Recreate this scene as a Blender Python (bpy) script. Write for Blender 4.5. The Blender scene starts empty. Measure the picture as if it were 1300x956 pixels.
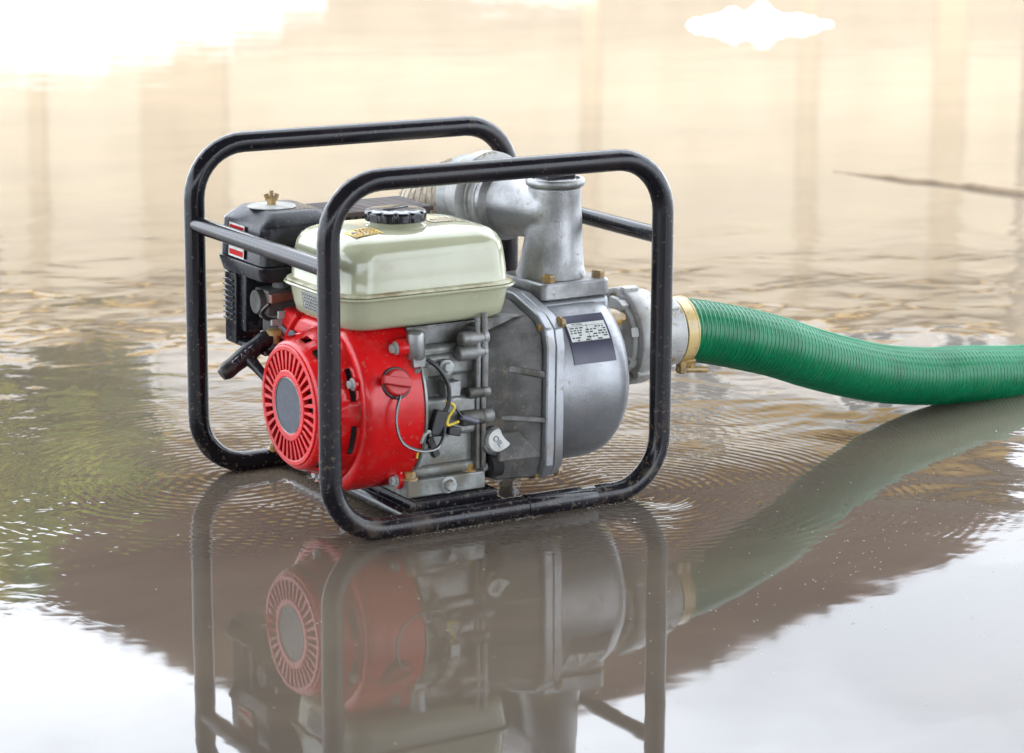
import bpy, bmesh, math, random
from mathutils import Vector, Matrix
random.seed(7)
S = bpy.context.scene
COL = S.collection
PI = math.pi
R = math.radians

# ------------------------------------------------------------------ camera
CAM = Vector((-1.44773, -2.84784, 0.91944)); YAW, PITCH, ROLL = 0.53997, 0.2079, 0.00417
fwd = Vector((math.sin(YAW)*math.cos(PITCH), math.cos(YAW)*math.cos(PITCH), -math.sin(PITCH)))
rt = Vector((math.cos(YAW), -math.sin(YAW), 0)); up = rt.cross(fwd)
r2 = math.cos(ROLL)*rt + math.sin(ROLL)*up; u2 = math.cos(ROLL)*up - math.sin(ROLL)*rt
cd = bpy.data.cameras.new('camera'); cam = bpy.data.objects.new('camera', cd); COL.objects.link(cam)
M = Matrix((r2, u2, -fwd)).transposed().to_4x4(); M.translation = CAM
cam.matrix_world = M
cd.lens = 3400/1300*36; cd.sensor_width = 36; cd.shift_y = -44.5/1300
cd.clip_start = 0.05; cd.clip_end = 3000
cd.dof.use_dof = True; cd.dof.focus_distance = 3.52; cd.dof.aperture_fstop = 6.8
S.camera = cam

# ------------------------------------------------------------------ sky, sun, exposure
SUN_EL = R(43); SUN_AZ = YAW + R(180+28)       # compass direction the sun stands in (clockwise from +Y): behind the camera
w = bpy.data.worlds.new('World'); S.world = w; w.use_nodes = True
nt = w.node_tree; nt.nodes.clear()
def wn(t, **k):
    n = nt.nodes.new(t)
    for a, b in k.items(): setattr(n, a, b)
    return n
sky = wn('ShaderNodeTexSky', sky_type='NISHITA', sun_disc=False, sun_elevation=SUN_EL, sun_rotation=SUN_AZ, altitude=50, air_density=1.0, dust_density=1.5, ozone_density=1.0)
tc = wn('ShaderNodeTexCoord'); mp = wn('ShaderNodeMapping'); mp.inputs['Scale'].default_value = (1.6, 1.6, 4.2)
nz = wn('ShaderNodeTexNoise'); nz.inputs['Scale'].default_value = 1.7; nz.inputs['Detail'].default_value = 6; nz.inputs['Roughness'].default_value = .55
rp = wn('ShaderNodeValToRGB'); rp.color_ramp.elements[0].position = .40; rp.color_ramp.elements[1].position = .56; rp.color_ramp.elements[0].color = (.60, .60, .60, 1)
mx = wn('ShaderNodeMix', data_type='RGBA'); bg = wn('ShaderNodeBackground'); wo = wn('ShaderNodeOutputWorld')
L = nt.links.new
L(tc.outputs['Generated'], mp.inputs[0]); L(mp.outputs[0], nz.inputs['Vector']); L(nz.outputs[0], rp.inputs[0])
L(rp.outputs[0], mx.inputs['Factor']); L(sky.outputs[0], mx.inputs['A']); mx.inputs['B'].default_value = (54, 58, 64, 1)
L(mx.outputs['Result'], bg.inputs[0]); bg.inputs[1].default_value = 0.1; L(bg.outputs[0], wo.inputs[0])
sd = bpy.data.lights.new('sun', 'SUN'); sd.energy = 4.4; sd.angle = R(7); sd.color = (1, .955, .87)
so = bpy.data.objects.new('sun', sd); COL.objects.link(so)
sv = Vector((math.sin(SUN_AZ)*math.cos(SUN_EL), math.cos(SUN_AZ)*math.cos(SUN_EL), math.sin(SUN_EL)))
so.rotation_euler = (-sv).to_track_quat('-Z', 'Y').to_euler(); so.location = sv*20
S.view_settings.view_transform = 'Standard'; S.view_settings.look = 'None'; S.view_settings.gamma = 1
S.view_settings.exposure = 0.10
S.render.engine = 'CYCLES'
try: S.cycles.max_bounces = 6
except Exception: pass

# ------------------------------------------------------------------ helpers
def E(u, wv, z=0.0):
    """point u metres right and wv metres forward of the spot under the camera"""
    return Vector((CAM.x + rt.x*u + math.sin(YAW)*wv, CAM.y + rt.y*u + math.cos(YAW)*wv, z))

def link(o, parent=None):
    COL.objects.link(o)
    if parent is not None:
        o.parent = parent
        if parent.type == 'EMPTY' and parent.parent is None and not parent.get('rotd'):
            o.location = -parent.location
    return o

def finish(bm, name, mat, parent=None, smooth=35, bevel=0, seg=2, label=None, kind=None):
    me = bpy.data.meshes.new(name); bmesh.ops.recalc_face_normals(bm, faces=bm.faces)
    bm.to_mesh(me); bm.free()
    if smooth:
        for p in me.polygons: p.use_smooth = True
        me.set_sharp_from_angle(angle=R(smooth))
    for m in (mat if isinstance(mat, (list, tuple)) else [mat]): me.materials.append(m)
    o = bpy.data.objects.new(name, me); link(o, parent)
    if bevel:
        b = o.modifiers.new('bevel', 'BEVEL'); b.width = bevel; b.segments = seg; b.limit_method = 'ANGLE'; b.angle_limit = R(32); b.harden_normals = False
    if label: o['label'] = label
    if kind: o['kind'] = kind
    return o

def empty(name, loc, label, cat, group=None):
    o = bpy.data.objects.new(name, None); COL.objects.link(o); o.location = loc; o.empty_display_size = .1
    o['label'] = label; o['category'] = cat
    if group: o['group'] = group
    return o

def addbox(bm, x0, x1, y0, y1, z0, z1, mat=None, mi=0):
    vs = [bm.verts.new(p) for p in ((x0,y0,z0),(x1,y0,z0),(x1,y1,z0),(x0,y1,z0),(x0,y0,z1),(x1,y0,z1),(x1,y1,z1),(x0,y1,z1))]
    if mat is not None:
        for v in vs: v.co = mat @ v.co
    for f in ((0,3,2,1),(4,5,6,7),(0,1,5,4),(1,2,6,5),(2,3,7,6),(3,0,4,7)):
        bm.faces.new([vs[i] for i in f]).material_index = mi

def addlathe(bm, prof, axis='z', c=(0,0,0), n=32, cap=True, mat=None, a0=0, mi=0):
    """prof: (radius, along) pairs"""
    rings = []
    for r, h in prof:
        ring = []
        for k in range(n):
            a = a0 + 2*PI*k/n; p, q = r*math.cos(a), r*math.sin(a)
            v = {'z': (p, q, h), 'x': (h, p, q), 'y': (p, h, q)}[axis]
            v = Vector(v) + Vector(c)
            if mat is not None: v = mat @ v
            ring.append(bm.verts.new(v))
        rings.append(ring)
    for A, B in zip(rings, rings[1:]):
        for k in range(n):
            bm.faces.new((A[k], A[(k+1) % n], B[(k+1) % n], B[k])).material_index = mi
    if cap:
        bm.faces.new(rings[0][::-1]).material_index = mi; bm.faces.new(rings[-1]).material_index = mi

def smoothpath(pts, n=10):
    P = [Vector(p) for p in pts]; out = []
    for i in range(len(P)-1):
        p0 = P[max(i-1, 0)]; p1 = P[i]; p2 = P[i+1]; p3 = P[min(i+2, len(P)-1)]
        for k in range(n):
            t = k/n
            out.append(.5*((2*p1)+(-p0+p2)*t+(2*p0-5*p1+4*p2-p3)*t*t+(-p0+3*p1-3*p2+p3)*t*t*t))
    out.append(P[-1]); return out

def frames(path, closed=False):
    T = []
    n = len(path)
    for i in range(n):
        a = path[(i-1) % n] if (closed or i > 0) else path[0]
        b = path[(i+1) % n] if (closed or i < n-1) else path[-1]
        T.append((b-a).normalized())
    up0 = Vector((0, 0, 1)) if abs(T[0].z) < .9 else Vector((1, 0, 0))
    N = [(up0 - T[0]*up0.dot(T[0])).normalized()]
    for i in range(1, n):
        v = N[-1] - T[i]*N[-1].dot(T[i]); N.append(v.normalized())
    return T, N, [T[i].cross(N[i]) for i in range(n)]

def addtube(bm, path, r, n=12, closed=False, cap=True, mi=0):
    path = [Vector(p) for p in path]
    T, N, B = frames(path, closed)
    rings = []
    for i, p in enumerate(path):
        rr = r(i) if callable(r) else r
        rings.append([bm.verts.new(p + N[i]*rr*math.cos(2*PI*k/n) + B[i]*rr*math.sin(2*PI*k/n)) for k in range(n)])
    m = len(rings)
    for i in range(m if closed else m-1):
        A, Bq = rings[i], rings[(i+1) % m]
        for k in range(n):
            bm.faces.new((A[k], A[(k+1) % n], Bq[(k+1) % n], Bq[k])).material_index = mi
    if cap and not closed:
        bm.faces.new(rings[0][::-1]).material_index = mi; bm.faces.new(rings[-1]).material_index = mi

def addprismx(bm, poly, x0, x1, mi=0, s1=1.0, c=(0, 0)):
    """polygon in (y,z) extruded along x; far end scaled s1 about c"""
    A = [bm.verts.new((x0, y, z)) for y, z in poly]
    Bv = [bm.verts.new((x1, c[0]+(y-c[0])*s1, c[1]+(z-c[1])*s1)) for y, z in poly]
    n = len(poly)
    for k in range(n):
        bm.faces.new((A[k], A[(k+1) % n], Bv[(k+1) % n], Bv[k])).material_index = mi
    bm.faces.new(A[::-1]).material_index = mi; bm.faces.new(Bv).material_index = mi

def rrect(cx, cy, hx, hy, r, z, n=7):
    out = []
    for (sx, sy, a0) in ((1, 1, 0), (-1, 1, 90), (-1, -1, 180), (1, -1, 270)):
        for k in range(n+1):
            a = R(a0 + 90*k/n)
            out.append((cx+sx*(hx-r)+r*math.cos(a), cy+sy*(hy-r)+r*math.sin(a), z))
    return out

def addloft(bm, secs, cap=True, mi=0):
    rings = [[bm.verts.new(p) for p in s] for s in secs]
    n = len(rings[0])
    for A, B in zip(rings, rings[1:]):
        for k in range(n):
            bm.faces.new((A[k], A[(k+1) % n], B[(k+1) % n], B[k])).material_index = mi
    if cap:
        bm.faces.new(rings[0][::-1]).material_index = mi; bm.faces.new(rings[-1]).material_index = mi

def addbolt(bm, p, axis, r=.0065, h=.006, washer=True, rot=0.2, mi=0):
    """hex head with flange washer standing out along axis from point p"""
    q = Vector(axis).normalized().to_track_quat('Z', 'Y').to_matrix().to_4x4()
    q.translation = Vector(p)
    z = 0
    if washer: addlathe(bm, [(r*1.42, -.001), (r*1.42, .0012), (r*1.2, .0020)], mat=q, n=18, mi=mi); z = .0018
    addlathe(bm, [(r, z-.001), (r*1.0, z+h*.8), (r*.82, z+h)], mat=q, n=6, a0=rot, mi=mi)

def text_obj(name, s, size, mat, M4, parent, extrude=.0002, sx=1.0):
    cu = bpy.data.curves.new(name, 'FONT'); cu.body = s; cu.size = size; cu.extrude = extrude; cu.align_x = 'CENTER'; cu.align_y = 'CENTER'
    t = bpy.data.objects.new(name+'_tmp', cu); COL.objects.link(t)
    dg = bpy.context.evaluated_depsgraph_get(); me = bpy.data.meshes.new_from_object(t.evaluated_get(dg))
    bpy.data.objects.remove(t)
    me.transform(M4 @ Matrix.Diagonal((sx, 1, 1, 1))); me.name = name
    me.materials.clear(); me.materials.append(mat)
    o = bpy.data.objects.new(name, me); link(o, parent); return o

def basis(p, ex, ey):
    ex = Vector(ex).normalized(); ey = Vector(ey); ey = (ey-ex*ey.dot(ex)).normalized(); ez = ex.cross(ey)
    m = Matrix((ex, ey, ez)).transposed().to_4x4(); m.translation = Vector(p); return m

# ------------------------------------------------------------------ materials
def mat(name, col, rough=.5, mud=None, metal=0., col2=None, nscale=20., nlo=.45, nhi=.65, bump=0., bscale=200., rvar=0., coat=0., col3=None, n3=90., t3=.68, spec=None, ior=None, stretch=None, bdist=.001):
    m = bpy.data.materials.new(name); m.use_nodes = True; t = m.node_tree; b = t.nodes['Principled BSDF']
    b.inputs['Base Color'].default_value = (*col, 1); b.inputs['Roughness'].default_value = rough; b.inputs['Metallic'].default_value = metal
    if coat: b.inputs['Coat Weight'].default_value = coat; b.inputs['Coat Roughness'].default_value = .06
    if spec is not None: b.inputs['Specular IOR Level'].default_value = spec
    if ior: b.inputs['IOR'].default_value = ior
    co = t.nodes.new('ShaderNodeTexCoord'); vec = co.outputs['Object']
    if stretch:
        mpn = t.nodes.new('ShaderNodeMapping'); mpn.inputs['Scale'].default_value = stretch; t.links.new(vec, mpn.inputs[0]); vec = mpn.outputs[0]
    def noise(sc, det=5, ro=.6):
        n = t.nodes.new('ShaderNodeTexNoise'); n.inputs['Scale'].default_value = sc; n.inputs['Detail'].default_value = det; n.inputs['Roughness'].default_value = ro
        t.links.new(vec, n.inputs['Vector']); return n.outputs[0]
    def ramp(src, a, c):
        r = t.nodes.new('ShaderNodeMapRange'); r.inputs[1].default_value = a; r.inputs[2].default_value = c; t.links.new(src, r.inputs[0]); return r.outputs[0]
    cur = None
    if col2 is not None:
        f = ramp(noise(nscale), nlo, nhi)
        x = t.nodes.new('ShaderNodeMix'); x.data_type = 'RGBA'; x.inputs['A'].default_value = (*col, 1); x.inputs['B'].default_value = (*col2, 1)
        t.links.new(f, x.inputs['Factor']); cur = x.outputs['Result']
        if rvar:
            rr = t.nodes.new('ShaderNodeMath'); rr.operation = 'MULTIPLY_ADD'; rr.inputs[1].default_value = rvar; rr.inputs[2].default_value = rough
            t.links.new(f, rr.inputs[0]); t.links.new(rr.outputs[0], b.inputs['Roughness'])
    if col3 is not None:
        f = ramp(noise(n3, 3, .7), t3, t3+.05)
        x = t.nodes.new('ShaderNodeMix'); x.data_type = 'RGBA'; x.inputs['A'].default_value = (*col, 1); x.inputs['B'].default_value = (*col3, 1)
        if cur is not None: t.links.new(cur, x.inputs['A'])
        t.links.new(f, x.inputs['Factor']); cur = x.outputs['Result']
    if mud:      # dried splashes of silt, thicker low down
        sp_ = t.nodes.new('ShaderNodeSeparateXYZ'); g_ = t.nodes.new('ShaderNodeNewGeometry'); t.links.new(g_.outputs['Position'], sp_.inputs[0])
        zz = t.nodes.new('ShaderNodeMapRange'); zz.inputs[1].default_value = 0; zz.inputs[2].default_value = .42; zz.inputs[3].default_value = .055; zz.inputs[4].default_value = -.04; t.links.new(sp_.outputs['Z'], zz.inputs[0])
        def addm(a, c, op='ADD'):
            n = t.nodes.new('ShaderNodeMath'); n.operation = op
            for i_, v_ in enumerate((a, c)):
                if isinstance(v_, (int, float)): n.inputs[i_].default_value = v_
                else: t.links.new(v_, n.inputs[i_])
            return n.outputs[0]
        f1 = ramp(addm(noise(150, 2, .5), zz.outputs[0]), .655, .70); f2 = ramp(addm(noise(26, 4, .65), zz.outputs[0]), .60, .72)
        f = addm(addm(f1, .75, 'MULTIPLY'), addm(f2, .55, 'MULTIPLY'), 'MAXIMUM'); f = addm(f, mud, 'MULTIPLY')
        x = t.nodes.new('ShaderNodeMix'); x.data_type = 'RGBA'; x.inputs['A'].default_value = (*col, 1); x.inputs['B'].default_value = (.27, .215, .15, 1)
        if cur is not None: t.links.new(cur, x.inputs['A'])
        t.links.new(f, x.inputs['Factor']); cur = x.outputs['Result']
        r0 = t.nodes.new('ShaderNodeMix'); r0.data_type = 'FLOAT'; t.links.new(f, r0.inputs[0]); r0.inputs[3].default_value = .85
        if b.inputs['Roughness'].is_linked: t.links.new(b.inputs['Roughness'].links[0].from_socket, r0.inputs[2])
        else: r0.inputs[2].default_value = rough
        t.links.new(r0.outputs[0], b.inputs['Roughness'])
    if cur is not None: t.links.new(cur, b.inputs['Base Color'])
    if bump:
        bp = t.nodes.new('ShaderNodeBump'); bp.inputs['Strength'].default_value = bump; bp.inputs['Distance'].default_value = bdist
        t.links.new(noise(bscale, 4, .6), bp.inputs['Height']); t.links.new(bp.outputs[0], b.inputs['Normal'])
    return m

m_tube = mat('black_frame_paint', mud=0.3, col=(.008, .008, .011), rough=.13, col2=(.017, .012, .014), nscale=14, rvar=.12, bump=.16, bscale=260, col3=(.11, .10, .09), n3=170, t3=.67, spec=.28)
m_cream = mat('cream_tank_paint', mud=0.55, col=(.40, .41, .28), rough=.15, col2=(.34, .34, .22), nscale=7, nlo=.4, nhi=.75, coat=.2, col3=(.26, .22, .13), n3=130, t3=.72, bump=.05, bscale=40)
m_seam = mat('tank_seam_dirt', (.50, .49, .34), .35, col2=(.24, .18, .08), nscale=28, nlo=.42, nhi=.6)
m_red = mat('red_cover_paint', mud=0.28, col=(.60, .008, .010), rough=.24, col2=(.45, .006, .008), nscale=9, coat=.15, col3=(.50, .12, .10), n3=150, t3=.70, rvar=.12, bump=.06, bscale=120, spec=.3)
m_reddark = mat('red_switch_plastic', (.42, .012, .012), .4, bump=.1, bscale=200)
m_alu = mat('cast_aluminium', mud=0.6, col=(.28, .282, .282), rough=.33, metal=.75, col2=(.18, .18, .178), nscale=18, bump=.5, bscale=420, rvar=.12, col3=(.20, .185, .15), n3=60, t3=.66)
m_aluD = mat('dirty_cast_aluminium', mud=0.6, col=(.26, .265, .26), rough=.5, metal=.6, col2=(.11, .105, .09), nscale=22, nlo=.4, nhi=.62, bump=.6, bscale=380, rvar=.15)
m_volute = mat('grey_pump_casing', mud=0.6, col=(.30, .31, .325), rough=.33, metal=.55, col2=(.215, .22, .23), nscale=9, bump=.4, bscale=520, rvar=.08, col3=(.15, .14, .12), n3=70, t3=.70)
m_bracket = mat('dark_bracket_casting', mud=0.5, col=(.15, .145, .14), rough=.6, metal=.35, col2=(.06, .057, .052), nscale=18, nlo=.38, nhi=.62, bump=.6, bscale=260)  # dark grey for bracket and carburettor, mottled darker at random
m_machined = mat('machined_aluminium', (.40, .40, .385), .30, 1.0, col2=(.27, .265, .25), nscale=30, col3=(.25, .19, .10), n3=40, t3=.62, stretch=(1, 1, 1), rvar=.15)
m_crank = mat('silver_crankcase_paint', mud=0.6, col=(.23, .24, .228), rough=.38, metal=.4, col2=(.10, .098, .085), nscale=26, nlo=.42, nhi=.66, bump=.4, bscale=300, rvar=.2)
m_blk = mat('black_plastic', mud=0.5, col=(.010, .011, .015), rough=.25, col2=(.024, .023, .026), nscale=18, bump=.25, bscale=350, col3=(.10, .09, .08), n3=120, t3=.70, rvar=.15, spec=.3)
m_cap = mat('black_cap_plastic', (.006, .006, .008), .2)
m_deep = mat('hole_shade_muffler_black', (.010, .009, .009), .9)  # near-black: painted shade of holes and slots, also the black muffler
m_brown = mat('rusty_guard_steel', (.055, .032, .026), .5, .3, col2=(.02, .018, .02), nscale=25)
m_brass = mat('yellow_zinc', (.36, .23, .07), .30, 1.0, col2=(.16, .10, .035), nscale=60, bump=.2, bscale=300)
m_zinc = mat('zinc_steel', (.36, .38, .37), .36, .9, col2=(.24, .24, .22), nscale=60)
m_blue = mat('blue_grey_disc', (.022, .030, .048), .42, .0, col2=(.045, .055, .072), nscale=120, bump=.3, bscale=500)
m_navy = mat('navy_label', (.022, .022, .050), .35, col2=(.030, .030, .060), nscale=30)
m_white = mat('white_label', (.62, .64, .60), .45, col2=(.52, .54, .50), nscale=60)
m_ink = mat('label_ink', (.035, .035, .04), .6)
m_redlab = mat('red_label', (.50, .012, .012), .5, spec=.15)
m_yellow = mat('yellow_warning_label', (.66, .38, .01), .5, col2=(.58, .46, .20), nscale=95, nlo=.5, nhi=.56)
m_ochlab = mat('faded_warning_label', (.55, .48, .30), .5, col2=(.42, .30, .12), nscale=95, nlo=.5, nhi=.56)
m_wire = mat('black_wire', (.012, .012, .013), .4)
m_wirew = mat('white_wire', (.36, .36, .36), .4)
m_wirey = mat('yellow_wire', (.60, .46, .05), .4)
m_conn = mat('grey_connector', (.10, .10, .13), .45)
m_green = mat('green_hose_pvc', mud=0.15, col=(.0, .155, .058), rough=.33, spec=.22, col2=(.0, .11, .040), nscale=10, coat=.15, col3=(.01, .14, .07), n3=60, t3=.66)
m_greenrib = mat('pale_green_spiral', (.0, .23, .10), .35, spec=.25, col2=(.0, .17, .07), nscale=40)
m_tan = mat('tan_woven_hose', (.52, .45, .35), .8, col2=(.38, .32, .24), nscale=60, bump=.4, bscale=400)
m_drop = mat('water_droplet', (.75, .78, .8), .03, .0, ior=1.33); m_drop.node_tree.nodes['Principled BSDF'].inputs['Transmission Weight'].default_value = 1.0
m_speck = mat('pale_floating_specks', (.62, .60, .55), .6)
m_foam = mat('white_plastic_sheet', (.80, .80, .78), .45, bump=.3, bscale=20)

# ------------------------------------------------------------------ water
WZ = -.011
def water_material():
    m = bpy.data.materials.new('muddy_flood_water'); m.use_nodes = True; t = m.node_tree; b = t.nodes['Principled BSDF']
    b.inputs['Roughness'].default_value = .025; b.inputs['IOR'].default_value = 1.333; b.inputs['Specular IOR Level'].default_value = .5
    N = t.nodes.new; K = t.links.new
    geo = N('ShaderNodeNewGeometry'); pos = geo.outputs['Position']
    def math_(op, a, c=None, d=None):
        n = N('ShaderNodeMath'); n.operation = op
        for i, v in enumerate((a, c, d)):
            if v is None: continue
            if isinstance(v, (int, float)): n.inputs[i].default_value = v
            else: K(v, n.inputs[i])
        return n.outputs[0]
    def noise(sc, det=2, ro=.5, scale=(1, 1, 1), rot=0, dist=0):
        mp = N('ShaderNodeMapping'); mp.inputs['Scale'].default_value = scale; mp.inputs['Rotation'].default_value = (0, 0, rot); K(pos, mp.inputs[0])
        n = N('ShaderNodeTexNoise'); n.inputs['Scale'].default_value = sc; n.inputs['Detail'].default_value = det; n.inputs['Roughness'].default_value = ro; n.inputs['Distortion'].default_value = dist
        K(mp.outputs[0], n.inputs['Vector']); return n.outputs[0]
    def rng(src, a, c, lo=0, hi=1, smooth=True):
        r = N('ShaderNodeMapRange'); r.inputs[1].default_value = a; r.inputs[2].default_value = c; r.inputs[3].default_value = lo; r.inputs[4].default_value = hi
        if smooth: r.interpolation_type = 'SMOOTHSTEP'
        K(src, r.inputs[0]); return r.outputs[0]
    def dist(p):
        v = N('ShaderNodeVectorMath'); v.operation = 'DISTANCE'; v.inputs[1].default_value = p; K(pos, v.inputs[0]); return v.outputs['Value']
    # mud colour: silt swirls
    s = noise(1.3, 5, .6, (1, 1.8, 1), YAW, .6); f = rng(s, .35, .65)
    x = N('ShaderNodeMix'); x.data_type = 'RGBA'; x.inputs['A'].default_value = (.092, .075, .058, 1); x.inputs['B'].default_value = (.118, .094, .068, 1); K(f, x.inputs['Factor'])
    K(x.outputs['Result'], b.inputs['Base Color'])
    # long swell + small chop + rings spreading from the tubes
    yaw = YAW
    dt = N('ShaderNodeVectorMath'); dt.operation = 'DOT_PRODUCT'; dt.inputs[1].default_value = (math.sin(YAW), math.cos(YAW), 0); K(pos, dt.inputs[0])
    wd = math_('SUBTRACT', dt.outputs['Value'], math.sin(YAW)*CAM.x+math.cos(YAW)*CAM.y)
    back = rng(wd, 3.15, 3.9); far = rng(wd, 4.9, 7.0)
    mid = math_('MULTIPLY', back, math_('SUBTRACT', 1, far))
    h = math_('MULTIPLY', noise(2.1, 1, .4, (1, 1, 1), yaw, .2), math_('MULTIPLY_ADD', mid, .0032, .0011))
    h = math_('ADD', h, math_('MULTIPLY', noise(5.2, 2, .5, (1, 1.2, 1), yaw, .5), math_('MULTIPLY_ADD', mid, .0017, .00028)))
    h = math_('ADD', h, math_('MULTIPLY', noise(17, 2, .5, (1, 1.2, 1), yaw, .4), math_('MULTIPLY_ADD', mid, .00022, .00003)))
    du = N('ShaderNodeVectorMath'); du.operation = 'DOT_PRODUCT'; du.inputs[1].default_value = (math.cos(YAW), -math.sin(YAW), 0); K(pos, du.inputs[0])
    cb_ = N('ShaderNodeCombineXYZ'); K(math_('MULTIPLY', du.outputs['Value'], 1.6), cb_.inputs[0]); K(math_('MULTIPLY', wd, 4.5), cb_.inputs[1])
    nf = N('ShaderNodeTexNoise'); nf.inputs['Scale'].default_value = 1.5; nf.inputs['Detail'].default_value = 3; nf.inputs['Roughness'].default_value = .55; K(cb_.outputs[0], nf.inputs['Vector'])
    h = math_('ADD', h, math_('MULTIPLY', nf.outputs[0], math_('MULTIPLY', rng(wd, 5.0, 8.5), .0013)))
    near = math_('MULTIPLY', rng(dist((.1, .2, WZ)), .3, 1.3, 1, .0), rng(wd, 3.0, 3.45))
    left = rng(dist((-.60, .65, WZ)), .2, 1.0, 1, 0)
    h = math_('ADD', h, math_('MULTIPLY', math_('MULTIPLY', noise(22, 2, .5, (1, 1, 1), .3, .8), left), .00062))
    warp = math_('MULTIPLY', noise(5, 2, .5), .05)
    calm = rng(wd, 3.0, 3.35, .06, 1)
    patch = rng(noise(7, 2, .5), .35, .65, .25, 1.0)
    def rings(p, wl, amp, r0, r1, ph=0):
        d = math_('ADD', dist(p), warp)
        sn = math_('SINE', math_('MULTIPLY_ADD', d, 2*PI/wl, ph))
        return math_('MULTIPLY', math_('MULTIPLY', sn, math_('MULTIPLY', calm, rng(d, r0, r1, 1, 0))), amp)
    for p, wl, amp, r0, r1 in (((0.03, 0.37, WZ), .0165, .000085, .05, .70), ((.46, 0.03, WZ), .0150, .000085, .10, .60), ((.16, .2, WZ), .0175, .00007, .15, .8), ((.40, .34, WZ), .019, .00007, .1, .7)):
        h = math_('ADD', h, math_('MULTIPLY', rings(p, wl, amp, r0, r1), patch))
    chop = math_('MULTIPLY', math_('MULTIPLY', noise(60, 2, .5, (1, 1, 1), .5, .3), near), .00013)
    h = math_('ADD', h, chop)
    bp = N('ShaderNodeBump'); bp.inputs['Strength'].default_value = 1; bp.inputs['Distance'].default_value = 1.0
    K(h, bp.inputs['Height']); K(bp.outputs[0], b.inputs['Normal'])
    return m
bm = bmesh.new()
c0 = E(0, 0)
q = [E(-60, -14), E(60, -14), E(60, 21), E(-60, 21)]
bm.faces.new([bm.verts.new((p.x, p.y, WZ)) for p in q])
o = finish(bm, 'flood_water', water_material(), smooth=0, kind='structure')

m_soil = mat('dry_soil', (.30, .24, .16), .95, col2=(.22, .17, .11), nscale=1.2, bump=.5, bscale=6, bdist=.05)
bm = bmesh.new()
def strip(bm, pts):
    vs = [bm.verts.new(p) for p in pts]; bm.faces.new(vs)
# ground: a sheet below the water that rises into a bank behind it and runs to the horizon
rows = [(-1500, -.25), (-14.3, -.25), (-14, -.3), (20, -.3), (20.4, -.05), (22, .12), (30, .18), (2500, .2)]
cols = [-2500, -60.5, -60, 60, 60.5, 2500]
grid = [[bm.verts.new(E(u_, w_, z_)) for u_ in cols] for w_, z_ in rows]
for i in range(len(rows)-1):
    for j in range(len(cols)-1):
        bm.faces.new((grid[i][j], grid[i][j+1], grid[i+1][j+1], grid[i+1][j]))
finish(bm, 'ground', m_soil, smooth=0, kind='structure')

# ------------------------------------------------------------------ the water pump
PB = Vector((.24, .195, -.013))
pump = empty('water_pump', PB, 'petrol water pump in black tubular frame, cream tank and red starter cover, standing in water', 'water pump')
FL, FW, FH = .487, .391, .440
TR = .0142

def loop_path(y, L0=0.0, L1=FL, H=FH, r=.072, n=9):
    pts = []
    for (cx, cz, a0) in ((L1-r, H-r, 0), (L0+r, H-r, 90), (L0+r, r, 180), (L1-r, r, 270)):
        for k in range(n+1):
            a = R(a0+90*k/n); pts.append((cx+r*math.cos(a), y, cz+r*math.sin(a)))
    # add straight subdivisions
    return pts
for y, lab in ((0.0, 'front loop of the black tubular frame'), (FW, 'rear loop of the black tubular frame')):
    bm = bmesh.new(); addtube(bm, loop_path(y), TR, 20, closed=True)
    o = finish(bm, 'frame_loop', m_tube, pump, 60, label=lab)
    bm = bmesh.new()
    addlathe(bm, [(TR, -.004), (TR+.0016, -.003), (TR+.0016, .003), (TR, .004)], 'x', (.283, y, 0), 20)
    addlathe(bm, [(TR+.0009, .004), (TR+.0009, .1), (TR, .1008)], 'x', (.283, y, 0), 20, cap=False)
    finish(bm, 'weld_seam', m_tube, o, 50)
for x in (0.0, FL):
    bm = bmesh.new(); z = .335
    addtube(bm, [(x, .006, z), (x, .1, z), (x, .3, z), (x, FW-.006, z)], .0112, 16)
    b = finish(bm, 'cross_bar', m_tube, pump, 60)
bm = bmesh.new(); addtube(bm, [(.02, .006, .002), (.02, FW-.006, .002)], .009, 14)
bm.free()
# mounting tray: folded channel across both loops
bm = bmesh.new()
addbox(bm, .130, .249, .019, FW-.017, .0205, .0238)
addbox(bm, .130, .1335, .019, FW-.017, -.004, .0205)
addbox(bm, .2455, .249, .019, FW-.017, -.004, .0205)
addbox(bm, .131, .248, .0150, .0188, .0055, .0232)
finish(bm, 'mounting_tray', m_tube, pump, 35, .0014)
for x in (.124, .255):
    bm = bmesh.new(); addtube(bm, [(x, .016, .002), (x, .375, .002)], .0085, 12)
    finish(bm, 'tray_rail', m_tube, pump, 50)
bm = bmesh.new(); addbolt(bm, (.108, FW-.004, .012), (0, -.2, 1), .005, .009)
finish(bm, 'bolt', m_brass, pump, 30)
# --- engine
CY, CZ = .125, .14
# red fan cover
RC = .1175
def shroud_poly(r=RC, top=.242, grow=0.0):
    pts = []
    a_s = math.acos(min(1, (top-CZ)/r))           # angle from vertical of the tangent point
    # going from front top round the bottom to the back
    a = R(90)+a_s; 
    n = 44; a_end = R(360+12)
    for k in range(n+1):
        t = a + (a_end-a)*k/n
        pts.append((CY+r*math.cos(t), CZ+r*math.sin(t)))
    # cos>0 means +y (rear)
    pts += [(.268+grow, .172), (.264+grow, .215), (.258+grow, .229), (.244+grow, top-.001)]
    return pts
def inset_poly(poly, d):
    c = Vector((.14, .15)); out = []
    for y, z in poly:
        v = Vector((y, z))-c; l = v.length; out.append(tuple(c+v*(l-d)/l))
    return out
bm = bmesh.new()
P0 = shroud_poly()
secs = []
for x, d in ((.055, .013), (.0555, .0075), (.058, .003), (.063, .0006), (.075, 0), (.118, 0), (.1335, -.0018), (.136, -.0018)):
    secs.append([(x, y, z) for y, z in inset_poly(P0, d)])
addloft(bm, secs, cap=False)
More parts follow.
